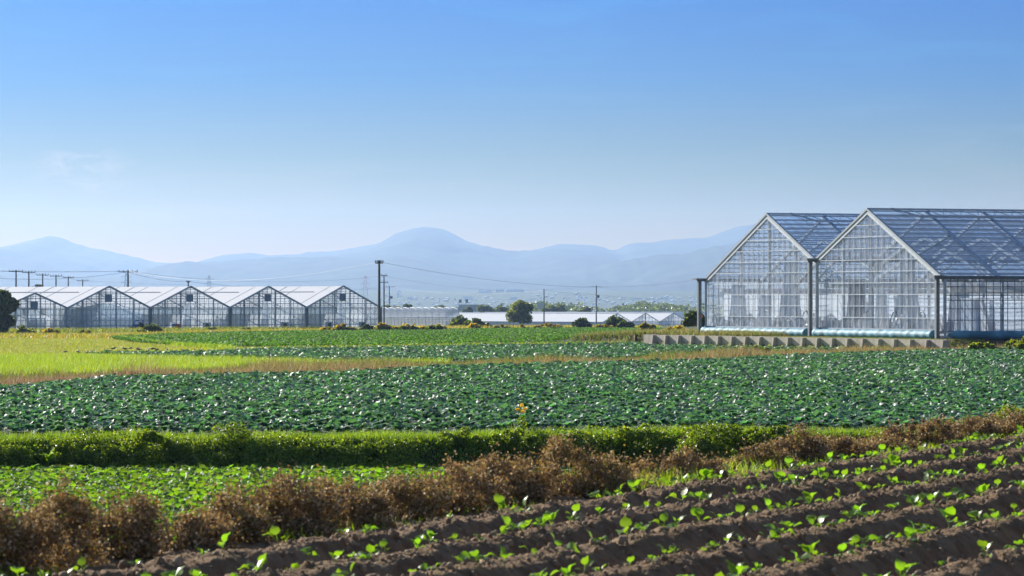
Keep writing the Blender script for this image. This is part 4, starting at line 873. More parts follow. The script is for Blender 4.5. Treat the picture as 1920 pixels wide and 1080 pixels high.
    # inner posts and gutters under the valleys and eaves
    for tv, zv in prof[::2]:
        q = MB(); q.bar(P(tv, -0.25, zv), P(tv, L, zv), 0.26, 0.14); q.build('gutter', M_ALUD if big else frame, root)
        x = raft; q = MB()
        while x <= L: q.bar(P(tv, x, zf), P(tv, x, zv), heavy * 0.9); x += raft
        q.build('inner_posts', frame, root)
    return root, P

# ---------------- the large greenhouse on the right
PR = [(0, 4.01), (7.05, 7.165), (12.3, 4.89), (17.45, 7.165), (24.5, 4.02)]
root, P = greenhouse('greenhouse', 'large clear glazed greenhouse with two steep gables on the raised plot behind the concrete wall', GO, GT, GV, PR, PADZ, 36.0, M_FILM, M_ROOFF, 0.56, 0.53, (3.4, 7.05, 9.7, 14.6, 17.45, 20.6), 3.0, 0.5)
H = lambda z: z
# corner and valley downpipes
for tp, ztop in ((-0.06, 4.0), (12.3, 4.88), (24.56, 4.0)):
    q = MB(); q.bar(P(tp, -0.33, PADZ - 0.25), P(tp, -0.33, ztop), 0.17, 0.17); q.box(tuple(P(tp, -0.33, ztop + 0.05)), 0.55, 0.5, 0.10, math.atan2(GV[1], GV[0])); q.build('downpipe', M_ALUD, root)
    q = MB(); q.bar(P(tp - 0.35, -0.12, PADZ), P(tp - 0.35, -0.12, ztop - 0.1), 0.09, 0.09); q.build('post', M_ALU, root)
# ridge vents with lattice
for tr in (7.05, 17.45):
    q = MB(); q.bar(P(tr, -0.1, 7.20), P(tr, 36, 7.20), 0.10, 0.09)
    q.bar(P(tr - 0.95, 2.2, 7.165 - 0.95 * 0.447 + 0.10), P(tr - 0.95, 36, 7.165 - 0.95 * 0.447 + 0.10), 0.07, 0.09)
    q.bar(P(tr, 1.2, 7.24), P(tr - 0.95, 2.2, 7.165 - 0.95 * 0.447 + 0.10), 0.07, 0.07)
    x = 1.2
    while x < 35: q.bar(P(tr, x, 7.2), P(tr - 0.95, x + 0.45, 6.85), 0.028); q.bar(P(tr - 0.95, x + 0.45, 6.85), P(tr, x + 0.9, 7.2), 0.028); x += 0.9
    q.build('ridge_vent', M_ALU, root)
# inner roof braces
q = MB()
for (ta, za, tb, zb) in ((1.0, 4.0, 7.05, 5.9), (12.3, 4.5, 7.05, 5.9), (12.3, 4.5, 17.45, 5.9), (23.5, 4.0, 17.45, 5.9)):
    for x in np.arange(3.0, 35, 3.0): q.bar(P(ta, x, za), P(tb, x, zb), 0.10, 0.16)
q.build('roof_braces', M_ALU, root)
# cross braces standing behind the gable
q = MB()
for (ta, za, tb, zb) in ((20.6, 3.6, 15.2, 6.1), (9.7, 4.6, 4.6, 6.0), (11.9, 4.4, 8.6, 5.6)): q.bar(P(ta, 2.9, za), P(tb, 2.9, zb), 0.16, 0.16)
q.build('cross_braces', M_ALU, root)
# side wall toward the viewer: mullions, rails, sheet
q = MB(); x = 0.0
while x < 36: q.bar(P(-0.05, x, PADZ + 0.35), P(-0.05, x, 4.0), 0.022, 0.03); x += 0.36
for z in (1.62, 2.12, 2.62, 3.0, 3.22, 3.6, 3.85): q.bar(P(-0.08, 0, z), P(-0.08, 36, z), 0.03, 0.035)
q.build('side_wall_frame', M_ALUD, root)
q = MB()
for i in range(12): q.poly([P(0, i * 3.0, PADZ + 0.3), P(0, i * 3 + 3.0, PADZ + 0.3), P(0, i * 3 + 3.0, 4.01), P(0, i * 3, 4.01)])
q.build('side_sheet', M_FILM, root)
q = MB()
for i in range(12): q.poly([P(24.5, i * 3.0, PADZ + 0.3), P(24.5, i * 3 + 3.0, PADZ + 0.3), P(24.5, i * 3 + 3.0, 4.02), P(24.5, i * 3, 4.02)])
q.build('side_sheet', M_FILM, root)
q = MB(); x = 0.0
while x < 36: q.bar(P(24.55, x, PADZ + 0.35), P(24.55, x, 4.0), 0.022, 0.03); x += 0.36
for z in (1.62, 2.12, 2.62, 3.22, 3.6): q.bar(P(24.58, 0, z), P(24.58, 36, z), 0.03, 0.035)
q.build('side_wall_frame', M_ALU, root)
# back gable
q = MB()
for a, b in zip(PR[:-1], PR[1:]): q.poly([P(a[0], 36, PADZ), P(b[0], 36, PADZ), P(b[0], 36, b[1]), P(a[0], 36, a[1])])
q.build('back_sheet', M_FILM, root)
# blue skirt: a plump water tube along the foot of both walls
def wob_tube(a, b, rad, name, m, sag=0.02, n=80):
    mb_ = MB(); pts = []; rr = []
    for i in range(n + 1):
        f_ = i / n; p = a.lerp(b, f_); p.z += sag * math.sin(i * 0.9) * 0.5; pts.append(p); rr.append(rad * (1 + 0.07 * math.sin(i * 1.3) + 0.04 * math.sin(i * 3.1)) * (0.3 if i in (0, n) else 1))
    mb_.tube(pts, rr, 12); return mb_.build(name, m, root, True)
wob_tube(P(0.2, -0.26, PADZ + 0.21), P(12.0, -0.26, PADZ + 0.20), 0.20, 'skirt_tube', M_TEAL)
wob_tube(P(12.6, -0.26, PADZ + 0.20), P(24.3, -0.26, PADZ + 0.20), 0.20, 'skirt_tube', M_TEAL)
wob_tube(P(-0.24, 0.1, PADZ + 0.20), P(-0.24, 36, PADZ + 0.20), 0.19, 'skirt_tube', M_TEAL)
# inner screens: white curtains hung along the walls and between the bays
def curtain(ta, va, tb, vb, z0, z1, m, name='curtain', n=60, amp=0.06, freq=2.2, pinch=0.0, seed=0):
    V = []; Fq = []; nz_ = 6; rg = np.random.default_rng(seed)
    d = Vector((tb - ta, vb - va)); ln = d.length; nx_ = Vector((-d.y, d.x)) / ln
    ph = rg.uniform(0, 6)
    for i in range(n + 1):
        f_ = i / n
        for j in range(nz_ + 1):
            h = j / nz_; o_ = amp * (math.sin(f_ * ln * freq * 6.28 + ph) + 0.5 * math.sin(f_ * ln * freq * 14.1 + ph * 2)) * (0.6 + 0.4 * math.sin(h * 3 + f_ * 5))
            c = 0.5 + (f_ - 0.5) * (1 - pinch * math.sin(h * math.pi * 0.5) ** 1.5)
            V.append(tuple(P(ta + (tb - ta) * c + nx_.x * o_, va + (vb - va) * c + nx_.y * o_, z0 + (z1 - z0) * h)))
    for i in range(n):
        for j in range(nz_): a = i * (nz_ + 1) + j; Fq.append((a, a + nz_ + 1, a + nz_ + 2, a + 1))
    return link(name, new_mesh(name, V, np.array(Fq), None, [m], True), root)
curtain(24.2, 0.8, 24.2, 35, PADZ + 0.05, 3.25, M_CURT, n=300, amp=0.03, freq=0.6, seed=1)
curtain(12.3, 1.2, 12.3, 35, PADZ + 0.05, 3.2, M_CURT, n=300, amp=0.04, freq=0.6, seed=2)
curtain(0.35, 1.5, 0.35, 35, PADZ + 0.05, 3.0, M_CURT, n=300, amp=0.03, freq=0.6, seed=3)
for (ta, tb, zt, v_, m, pin, sd) in ((23.9, 22.6, 3.85, 1.0, M_CURTG, 0.3, 4), (18.7, 16.6, 4.9, 1.1, M_CURTG, 0.55, 5), (22.2, 20.9, 3.3, 1.6, M_CURTG, 0.5, 6), (6.9, 4.5, 5.0, 1.1, M_CURTG, 0.55, 7), (11.9, 10.5, 3.9, 1.4, M_CURTD, 0.2, 8), (2.2, 0.5, 3.5, 1.4, M_CURTG, 0.2, 9), (9.9, 9.2, 3.4, 1.8, M_CURTG, 0.2, 10)):
    curtain(ta, v_, tb, v_ + 0.4, PADZ + 0.1, zt, m, 'hanging_cloth', 48, 0.09, 2.0, pin, sd)
for (va, vb, m, sd, zt) in ((0.7, 2.1, M_CURTG, 21, 3.1), (5.6, 8.5, M_CURTG, 22, 3.0)):
    curtain(0.22, va, 0.22, vb, PADZ + 0.1, zt, m, 'hanging_cloth', 40, 0.06, 2.0, 0.15, sd)
# rolled thermal screens under the eaves
for (t_, z_) in ((0.5, 3.45), (12.1, 3.7), (12.6, 3.7), (24.0, 3.45)):
    q = MB(); q.tube([P(t_, 0.6, z_), P(t_, 35, z_)], 0.12, 8); q.build('screen_roll', M_TUBEB, root)
for tp in (1.6, 5.2, 8.9, 14.2, 18.0, 21.8):   # raised beds running down the house
    q = MB(); a = P(tp, 1.6, PADZ + 0.35); b = P(tp, 34, PADZ + 0.35); q.bar(a, b, 1.1, 0.28); q.build('plant_bed', M_BEDF, root)
    q = MB(); 
    for x in np.arange(2.0, 34, 0.8): q.bar(P(tp - 0.3, x, PADZ + 0.62), P(tp + 0.3, x, PADZ + 0.62), 0.34, 0.22)
    q.build('tray_row', M_PINK, root)
rg = np.random.default_rng(31); q = MB()      # bunched sheet gathered along the foot of the gable
V = []; Fq = []; n = 260
for i in range(n + 1):
    t_ = 0.3 + 23.9 * i / n; h_ = 0.50 + 0.16 * math.sin(i * 0.33) + rg.uniform(0, 0.14)
    for j in range(4): V.append(tuple(P(t_ + 0.14 * math.sin(j * 1.2 + i), 0.22 + 0.10 * math.sin(i * 1.9 + j) + 0.05 * rg.uniform(-1, 1), PADZ + 0.38 + h_ * j / 3)))
for i in range(n):
    for j in range(3): a = i * 4 + j; Fq.append((a, a + 4, a + 5, a + 1))
link('bunched_sheet', new_mesh('bunched_sheet', V, np.array(Fq), None, [film('bunched_film', (0.85, 0.84, 0.86), 0.35, 0.5, 0.12, 0.03, 6, 0.25)], True), root)
q = MB()   # air hoses looping through the beds
for tt_ in (3.2, 5.8, 8.4, 14.8, 19.0):
    q = MB(); q.tube([P(tt_ + 1.1 * k / 10 - 0.55, 0.7, PADZ + 0.5 + 0.75 * math.sin(k / 10 * math.pi)) for k in range(11)], 0.035, 6); q.build('air_hose', M_ALUD, root)

# ---------------- retaining wall of upright concrete panels
wroot = empty('retaining_wall', (WA[0], WA[1], 0.75)); tag(wroot, 'low concrete retaining wall with upright ribs below the large greenhouse', 'retaining wall')
Lw = float(np.linalg.norm(WB - WA)); npan = 21; pl = Lw / npan; ang = math.atan2(WD[1], WD[0])
for i in range(npan):
    c = WA + WD * (pl * (i + 0.5)); q = MB(); q.box((c[0] - WA[0] - WN[0] * 0.06, c[1] - WA[1] - WN[1] * 0.06, 0.17 + 0.008 * math.sin(i * 2.3)), pl - 0.02, 0.12, 0.72, ang); q.build('panel', M_CONC, wroot)
    c = WA + WD * (pl * i + 0.07); q = MB(); dx, dy = c[0] - WA[0], c[1] - WA[1]
    a = [(-0.07, 0), (0.07, 0)]; z0, z1 = -0.2, 0.51; pts = []
    for zz_, dep in ((z0, 0.26), (z1, 0.17)):
        for (s1, s2) in ((-0.07, 0.003), (0.07, 0.003), (0.07, dep), (-0.07, dep)):
            pts.append((dx + WD[0] * s1 + WN[0] * s2, dy + WD[1] * s1 + WN[1] * s2, zz_))
    q.add(pts, [(0, 3, 2, 1), (4, 5, 6, 7), (0, 1, 5, 4), (1, 2, 6, 5), (2, 3, 7, 6), (3, 0, 4, 7)]); q.build('rib', M_CONC, wroot)
e = WB + WD * 0.9; mb = MB(); mb.bar((0, 0, -0.2), (0.04, 0, 0.42), 0.12); o = mb.build('stake', mat('rusty_metal', (0.14, 0.07, 0.04), 0.8, noise=0.3, nscale=8)); o.location = (e[0], e[1], 0.85); tag(o, 'short rusty post beyond the left end of the retaining wall', 'post')

# ---------------- the row of white greenhouses on the left
LO = np.array([-44.7, 375.0]); LT = np.array([0.7071, 0.7071]); LVd = np.array([-0.7071, 0.7071])
prof = [(0.0, 2.22), (5.36, 4.40), (10.73, 2.22), (16.1, 4.42), (21.45, 2.22), (26.8, 4.45), (32.2, 2.22), (37.5, 4.52), (42.9, 2.22)]
sv = 1.4; posts = [p + o_ for p in (0, 10.73, 21.45, 32.2) for o_ in (0, 2.1, 4.2, 6.4, 8.6)] + [42.9]
root, P = greenhouse('greenhouse', 'long row of four joined white greenhouses with square vents in their gables', LO, LT, LVd, prof, 0.0, 70.0, M_WHITE2, M_WHITE, 0.62, 0.55, posts, 3.5, 0.62, False, False, 0.045, 0.12, frame=M_LGF)
def gable_bits(P, root, ta, zt, base, roll=True):
    q = MB(); w_ = 0.42
    q.poly([P(ta - w_ - 0.15, -0.12, zt - 1.55), P(ta + w_ - 0.15, -0.12, zt - 1.55), P(ta + w_ - 0.15, -0.12, zt - 0.82), P(ta - w_ - 0.15, -0.12, zt - 0.82)])
    p = q.build('vent_panel', M_WIN, root); f = MB()
    c = [P(ta - w_ - 0.15, -0.13, zt - 1.55), P(ta + w_ - 0.15, -0.13, zt - 1.55), P(ta + w_ - 0.15, -0.13, zt - 0.82), P(ta - w_ - 0.15, -0.13, zt - 0.82)]
    for i in range(4): f.bar(c[i], c[(i + 1) % 4], 0.05)
    f.build('vent_frame', M_ALUD, p)
    if roll: q = MB(); q.poly([P(ta - 0.5, 0.35, zt - 2.6), P(ta + 0.35, 0.35, zt - 2.6), P(ta + 0.2, 0.35, zt - 1.6), P(ta - 0.45, 0.35, zt - 1.6)]); q.poly([P(ta - 0.8, 0.35, base), P(ta + 0.5, 0.35, base), P(ta + 0.35, 0.35, zt - 2.6), P(ta - 0.5, 0.35, zt - 2.6)]); q.build('gathered_cloth', M_CURTG, root)
for ta, zt in ((5.36, 4.40), (16.1, 4.42), (26.8, 4.45), (37.5, 4.52)): gable_bits(P, root, ta, zt, 0.1, ta > 6)
# inner screens behind the gables
M_SCR = film('inner_screen', (0.78, 0.83, 0.90), 0.15, 0.55, 0.02, 0.0)
q = MB()
for (a, b) in ((0.3, 10.5), (11.0, 21.2), (21.7, 32.0), (32.4, 42.7)): q.poly([P(a, 1.6, 0), P(b, 1.6, 0), P(b, 1.6, 1.55), P(a, 1.6, 1.55)])
q.build('inner_screen', M_SCR, root)
q = MB(); q.add([P(0.4, 0.8, 1.9), P(5.3, 0.8, 2.75), P(10.4, 0.8, 1.85), P(10.4, 0.8, 0.0), P(0.4, 0.8, 0.0)], [(0, 1, 2, 3, 4)]); q.build('peaked_screen', film('peaked_screen', (0.45, 0.58, 0.72), 0.1, 0.5, 0.04, 0.06, 1.5), root)
q = MB()
for tv in (10.73, 21.45, 32.2, 42.9):
    q = MB(); q.bar(P(tv, -0.2, 0), P(tv, -0.2, 2.2), 0.18, 0.18); q.build('downpipe', M_ALUD, root)
# walls at the ends of the row
q = MB()
for i in range(20): q.poly([P(42.9, i * 3.5, 0), P(42.9, i * 3.5 + 3.5, 0), P(42.9, i * 3.5 + 3.5, 2.22), P(42.9, i * 3.5, 2.22)])
q.build('side_sheet', M_WHITE2, root)
# gutters' dark streaks: roof joints across the white roofs
for a, b in zip(prof[:-1], prof[1:]):
    q = MB()
    if b[1] > a[1]:
        for v_ in np.arange(9, 69, 9.5): q.bar(P(a[0], v_, a[1] + 0.02), P(b[0], v_, b[1] + 0.02), 0.05, 0.03)
        q.bar(P(a[0] + (b[0] - a[0]) * 0.72, 3, a[1] + (b[1] - a[1]) * 0.72 + 0.04), P(a[0] + (b[0] - a[0]) * 0.72, 68, a[1] + (b[1] - a[1]) * 0.72 + 0.04), 0.06, 0.06)
        for v_ in np.arange(2, 69, 4.8): q.bar(P(a[0], v_, a[1] + 0.01), P(b[0], v_, b[1] + 0.01), 0.035, 0.03)
        q.build('roof_joints', M_JOINT, root)
profs = [(-8.3, 2.2), (-4.09, 3.69), (-0.06, 2.22)]
root2, P2_ = greenhouse('greenhouse', 'smaller white greenhouse with a pair of glass doors, left end of the row', LO, LT, LVd, profs, 0.0, 70.0, M_WHITE2, M_WHITE, 0.62, 0.55, (-8.3, -6.4, -4.9, -3.3, -1.6, -0.2), 3.5, 0.62, False, False, 0.045, 0.12, frame=M_LGF)
gable_bits(P2_, root2, -4.09, 3.69, 0.1)
q = MB(); q.poly([P2_(-8.0, 1.6, 0), P2_(-0.3, 1.6, 0), P2_(-0.3, 1.6, 1.5), P2_(-8.0, 1.6, 1.5)]); q.build('inner_screen', M_SCR, root2)
for k in range(2):
    a = -5.0 + 1.1 * k; q = MB(); q.poly([P2_(a, -0.1, 0.05), P2_(a + 1.0, -0.1, 0.05), P2_(a + 1.0, -0.1, 1.15), P2_(a, -0.1, 1.15)]); d = q.build('door', film('door_glass', (0.5, 0.6, 0.7), 0.35, 0.5, 0.15), root2)
    c = [P2_(a, -0.12, 0.05), P2_(a + 1.0, -0.12, 0.05), P2_(a + 1.0, -0.12, 1.2), P2_(a, -0.12, 1.2)]; f = MB()
    for i in range(4): f.bar(c[i], c[(i + 1) % 4], 0.07)
    f.bar(P2_(a, -0.12, 0.55), P2_(a + 1, -0.12, 0.55), 0.05); f.build('door_frame', mat('door_white', (0.6, 0.68, 0.75), 0.5), d)

# ---------------- arched greenhouse behind the tall pole
def arched():
    O = at(862, 612, 690); zb = -1.75; O.z = zb; root = empty('greenhouse', tuple(O)); tag(root, 'long arched tunnel greenhouse with pale hoops behind the tall pole', 'greenhouse')
    d = Vector((-0.92, -0.39, 0)); L_ = 19.0; n_ = Vector((-0.39, 0.92, 0)); W_ = 7.0; hw, hr = 1.55, 3.4
    def arc(v, k, n=14):
        a = math.pi * k / n; return d * v + n_ * (W_ / 2 - W_ / 2 * math.cos(a)) + Vector((0, 0, hw + (hr - hw) * math.sin(a)))
    s = MB(); N_ = 14
    for i in range(19):
        for k in range(N_): s.add([arc(i, k), arc(i + 1, k), arc(i + 1, k + 1), arc(i, k + 1)], [(0, 1, 2, 3)])
    s.build('roof_sheet', film('hoop_film', (0.80, 0.83, 0.88), 0.35, 0.4, 0.12, 0.01), root, True)
    s = MB(); s.add([Vector((0, 0, 0)), d * L_, d * L_ + Vector((0, 0, hw)), Vector((0, 0, hw))], [(0, 1, 2, 3)]); s.add([n_ * W_, n_ * W_ + d * L_, n_ * W_ + d * L_ + Vector((0, 0, hw)), n_ * W_ + Vector((0, 0, hw))], [(0, 1, 2, 3)]); s.build('side_sheet', film('tunnel_side', (0.6, 0.62, 0.62), 0.3, 0.4, 0.05, 0.0), root)
    s = MB(); s.add([Vector((0, 0, 0))] + [arc(0, k) for k in range(N_ + 1)] + [n_ * W_], [tuple(range(N_ + 3))]); s.build('end_sheet', M_WHITE2, root)
    h = MB()
    for i in np.arange(0, 19.1, 1.36): h.tube([arc(i, k) + Vector((0, 0, 0.03)) for k in range(N_ + 1)], 0.035, 4)
    h.build('hoops', M_ALU, root)
    h = MB()
    for z in (hw, 1.2, 0.75): h.bar(Vector((0, -0.05, z)), d * L_ + Vector((0, -0.05, z)), 0.09 if z == hw else 0.05)
    for i in np.arange(0, 19.1, 0.68): h.bar(d * i + Vector((0, -0.04, 0)), d * i + Vector((0, -0.04, hw)), 0.05)
    h.build('side_frame', M_ALU, root)
arched()
# ---------------- long low white greenhouse with three small gables
FO = at(1130, 605, 1000); FOb = (FO.x, FO.y)
pf = [(0, -2.86), (5.6, -0.55), (11.2, -2.86), (16.8, -0.5), (22.4, -2.86), (28.0, -0.45), (33.6, -2.86)]
root, P = greenhouse('greenhouse', 'long low white greenhouse far off with three small gables', FOb, LT, LVd, pf, -5.1, 62.0, M_WHITE2, M_WHITE, 1.3, 1.0, (0, 5.6, 11.2, 16.8, 22.4, 28, 33.6), 5.0, 1.2, False, False, 0.07, 0.16)
q = MB()
for i in range(12): q.poly([P(0, i * 5.1, -5.1), P(0, i * 5.1 + 5.1, -5.1), P(0, i * 5.1 + 5.1, -2.86), P(0, i * 5.1, -2.86)])
q.build('side_sheet', film('far_side', (0.55, 0.6, 0.66), 0.2, 0.3, 0.05), root)
q = MB()
for x in np.arange(0, 61, 1.6): q.bar(P(-0.06, x, -5.1), P(-0.06, x, -2.86), 0.09)
q.build('side_frame', M_ALU, root)
# bumps of ridge caps
for k, (tr, zr) in enumerate(((5.6, -0.55), (16.8, -0.5), (28.0, -0.45))):
    q = MB(); q.tube([P(tr, -0.2, zr + 0.05), P(tr, 62, zr + 0.05)], 0.16, 6); q.build('ridge_cap', mat('cap_white', (0.8, 0.8, 0.8), 0.5) if k == 0 else bpy.data.materials['cap_white'], root)
# another long roof joined on beyond its left end
FO2 = at(1310, 604, 1120)
root, P = greenhouse('greenhouse', 'long white roof beyond the three small gables, its ridge level with the pole feet', (FO2.x, FO2.y), (0.7071, 0.7071), (-0.93, -0.10), [(0, -4.2), (5.6, -0.35), (11.2, -4.2)], -6.2, 72.0, M_WHITE2, M_WHITE, 1.3, 1.0, (0, 11.2), 6.0, 1.4, False, False, 0.07, 0.16)

# ================================================================ POLES, WIRES, PYLONS
M_PORC = mat('insulator', (0.35, 0.36, 0.38), 0.4)
def pole(px_, ytop, D, zb, lab, arms=((0.25, 0.9),), rad=0.12, transf=None, group=None):
    X = (px_ - 960) / F * D; zt = CAM_Z - (ytop - HY) / F * D; h_ = zt - zb
    o = empty('utility_pole', (X, D, zb)); tag(o, lab, 'utility pole', group); mb_ = MB(); mb_.tube([(0, 0, -0.3), (0, 0, h_)], [rad * 1.15, rad * 0.75], 8); mb_.build('shaft', M_POLE, o)
    for (dz, w_) in arms:
        mb_ = MB(); z = h_ - dz; mb_.bar((-w_, 0, z), (w_, 0, z), 0.08, 0.10); a = mb_.build('crossarm', M_POLE, o)
        for k in (-0.95, -0.45, 0.45, 0.95):
            mb_ = MB(); mb_.tube([(k * w_, 0, z + 0.04), (k * w_, 0, z + 0.18), (k * w_, 0, z + 0.30)], [0.05, 0.08, 0.04], 6); mb_.build('insulator', M_PORC, a)
    if transf:
        z = h_ - transf; mb_ = MB(); mb_.tube([(0.55, -0.1, z - 0.55), (0.55, -0.1, z + 0.1), (0.55, -0.1, z + 0.22)], [0.34, 0.34, 0.2], 10); mb_.bar((0, 0, z - 0.2), (0.5, -0.1, z - 0.2), 0.08); mb_.build('transformer', M_POLE, o)
        mb_ = MB(); mb_.bar((-0.35, 0, z - 0.8), (0.5, 0, z - 0.8), 0.1); mb_.bar((-0.3, 0, z - 1.3), (0.3, 0, z - 1.3), 0.08); mb_.build('bracket', M_POLE, o)
    return Vector((X, D, zt))
ppos = {}
ppos['tall'] = pole(711, 488, 366, 0.0, 'tall dark pole standing before the right end of the white greenhouses', ((0.28, 0.38),), 0.14)
ppos['b'] = pole(720, 516, 660, -1.6, 'thin pole just right of the tall dark pole', ((0.1, 0.55), (1.3, 0.7)), 0.14)
ppos['c'] = pole(730, 536, 1030, -5.0, 'small pole with a grey box, third from the tall dark pole', ((0.3, 1.6),), 0.16, 3.0)
ppos['d'] = pole(1020, 542, 900, -4.0, 'plain pole without a box right of the lone tree', (), 0.16)
ppos['e'] = pole(1118, 535, 1000, -5.0, 'pole carrying a grey transformer above the long white greenhouse', ((0.45, 1.5),), 0.18, 2.8)
ppos['f'] = pole(1312, 548, 1300, -6.5, 'small pole at the left edge of the large greenhouse', ((0.3, 1.6),), 0.18)
ppos['g'] = pole(240, 506, 540, -1.0, 'dark pole with a wide crossarm above the second white roof', ((0.3, 1.4),), 0.15)
ppos['h'] = pole(353, 527, 640, -1.5, 'pole top just above the third gable', ((0.2, 0.3),), 0.15)
lp = [(30, 506, 543), (54, 508, 562), (80, 513, 617), (105, 515, 643), (128, 518, 685), (155, 524, 787)]
for i, (a, yt, D) in enumerate(lp):
    ppos['l%d' % i] = pole(a, yt, D, -1.5, '%s of the six receding poles above the left greenhouses' % ['leftmost and tallest', 'second from left', 'third from left', 'fourth from left', 'fifth from left', 'rightmost and smallest'][i], ((0.25, 1.0),) if i < 5 else ((0.3, 1.2), (2.2, 1.0)), 0.14, None, 'poles receding above the left greenhouses')
M_WIRE = mat('wire', (0.16, 0.19, 0.24), 0.6)
def wire(pts, sag, rad, lab):
    o = MB(); P_ = []
    for (a, b), s in zip(zip(pts[:-1], pts[1:]), sag):
        for k in range(17): f_ = k / 16; p = a.lerp(b, f_); P_.append(p - Vector((0, 0, 4 * s * f_ * (1 - f_)))) if not (P_ and k == 0) else None
    q = P_[0].copy(); o.tube([p - q for p in P_], rad, 4, False); ob = o.build('power_line', M_WIRE); ob.location = q; tag(ob, lab, 'wire')
wire([at(-300, 498, 450), at(241, 508, 540), at(711, 491, 366), at(1330, 520, 600), at(1900, 510, 650)], [0.3, 1.6, 2.0, 1], 0.013, 'long overhead wire passing the top of the tall dark pole')
wire([at(-300, 500, 450), at(240, 509, 540), at(720, 517, 660), at(1020, 543, 900), at(1118, 537, 1000), at(1312, 549, 1300)], [0.3, 1.3, 1.1, 0.1, 1.2], 0.014, 'lower wire sagging between the dark pole and the transformer pole')
wire([at(-100, 513, 500), at(240, 510, 540), at(353, 528, 640), at(730, 538, 1030), at(1020, 544, 900), at(1118, 552, 1000), at(1312, 554, 1300)], [0.9, 0.4, 1.2, 1.4, 0.2, 1.2], 0.02, 'lowest wire crossing before the mountains to the small right pole')
wire([at(-20, 503, 530), at(30, 508, 543), at(54, 510, 562), at(80, 515, 617), at(105, 517, 643), at(128, 520, 685), at(155, 526, 787), at(353, 534, 1000)], [0.2] * 7, 0.014, 'thin wire along the six receding poles')
def pylon(px_, yt, yb, D, lab, mname):
    X = (px_ - 960) / F * D; zb = CAM_Z - (yb - HY) / F * D; h_ = (yb - yt) / F * D; o = empty('pylon', (X, D, zb)); tag(o, lab, 'pylon'); b = h_ * 0.10
    mb_ = MB(); r_ = 0.28
    cor = lambda z: b * (1 - 0.8 * z / h_)
    zs = [h_ * k / 8 for k in range(9)]
    for sx in (-1, 1):
        for sy in (-1, 1): mb_.bar((sx * cor(0), sy * cor(0), 0), (sx * cor(h_), sy * cor(h_), h_), r_)
    for z0, z1 in zip(zs[:-1], zs[1:]):
        for s in (-1, 1): mb_.bar((-cor(z0), s * cor(z0), z0), (cor(z1), s * cor(z1), z1), r_ * 0.6); mb_.bar((cor(z0), s * cor(z0), z0), (-cor(z1), s * cor(z1), z1), r_ * 0.6)
    mb_.build('lattice', mname, o)
    for z in (0.62, 0.76, 0.9):
        a_ = MB(); w_ = h_ * 0.16 * (1.3 - z * 0.5); a_.bar((-w_, 0, h_ * z), (w_, 0, h_ * z), r_); a_.bar((-w_, 0, h_ * z), (0, 0, h_ * (z + 0.06)), r_ * 0.6); a_.bar((w_, 0, h_ * z), (0, 0, h_ * (z + 0.06)), r_ * 0.6); a_.build('crossarm', mname, o)
M_PYL = mat('pylon_steel', (0.06, 0.07, 0.09), 0.6); M_PYLR = mat('pylon_red', (0.35, 0.12, 0.10), 0.6)
pylon(392, 516, 585, 3800, 'faint grey lattice pylon above the fourth white roof', M_PYL)
pylon(685, 516, 585, 4600, 'very faint pinkish lattice pylon left of the tall dark pole', M_PYLR)
pylon(237, 512, 585, 3600, 'slim grey pylon hidden behind the dark pole with wide crossarm', M_PYL)

# ================================================================ TOWN AT THE FOOT OF THE MOUNTAINS
M_TW = [mat('town_white', (0.88, 0.88, 0.86), 0.6), mat('town_cream', (0.66, 0.62, 0.54), 0.6), mat('town_grey', (0.42, 0.43, 0.45), 0.6)]
M_TR = mat('town_roof', (0.72, 0.72, 0.74), 0.5); M_TWIN = mat('town_window', (0.10, 0.13, 0.18), 0.3)
rg = np.random.default_rng(55)
def house(px_, yb, wpx, hpx, D, m, lab, group=None, big=False):
    X = (px_ - 960) / F * D; zb = CAM_Z - (yb - HY) / F * D; w_ = wpx / F * D; h_ = hpx / F * D; dp = min(w_, 14)
    o = empty('building', (X, D, zb - 1), rg.uniform(-0.9, -0.2)); tag(o, lab, 'building', group); q = MB(); q.box((0, 0, (h_ + 1) / 2), w_, dp, h_ + 1); wl = q.build('wall', m, o)
    q = MB(); H_ = h_ + 1
    if big: q.box((0, 0, H_ + 0.4), w_ * 0.94, dp * 0.94, 0.8)
    else:
        a, b = w_ / 2 + 0.5, dp / 2 + 0.5; rr = w_ * 0.18; q.add([(-a, -b, H_), (a, -b, H_), (a, b, H_), (-a, b, H_), (-a * .7, 0, H_ + rr), (a * .7, 0, H_ + rr)], [(0, 1, 5, 4), (2, 3, 4, 5), (1, 2, 5), (3, 0, 4), (3, 2, 1, 0)])
    q.build('roof', M_TR if not big else m, o)
    q = MB(); fl = max(1, int(H_ / 3.2) - 1)
    for k in range(fl):
        for x in np.arange(-w_ / 2 + 1.5, w_ / 2 - 1.2, 4.0): q.box((x, -dp / 2 - 0.05, 4.2 + 3.0 * k), 1.6, 0.1, 1.3)
    if q.v and big and hpx > 4: q.build('windows', M_TWIN, o)
BIGS = [(748, 556, 6, 9, 'narrow white tower block left in the distant town'), (770, 563, 10, 5, 'white block right of the narrow tower in the town'), (912, 549, 22, 3.5, 'long white hall on the slope above the town'), (965, 547, 32, 3, 'longest white hall high on the mountain foot'), (938, 547, 12, 3, 'small white hall left of the longest one'),
        (878, 561, 14, 4, 'white factory left of the town middle'), (962, 562, 12, 4, 'white factory before the lone tree'), (1088, 561, 8, 4, 'white house block right of the plain pole'), (1168, 567, 10, 6, 'pale block of three above the low woods'), (1195, 567, 20, 7, 'wide white block behind the low woods'), (1222, 567, 16, 7.5, 'white block joined right of the wide one'), (1245, 567, 12, 8.5, 'tallest white block of the town on the right'), (888, 580, 42, 5, 'low grey warehouse left of the lone tree'), (1014, 575, 10, 4, 'small pale house against the low woods')]
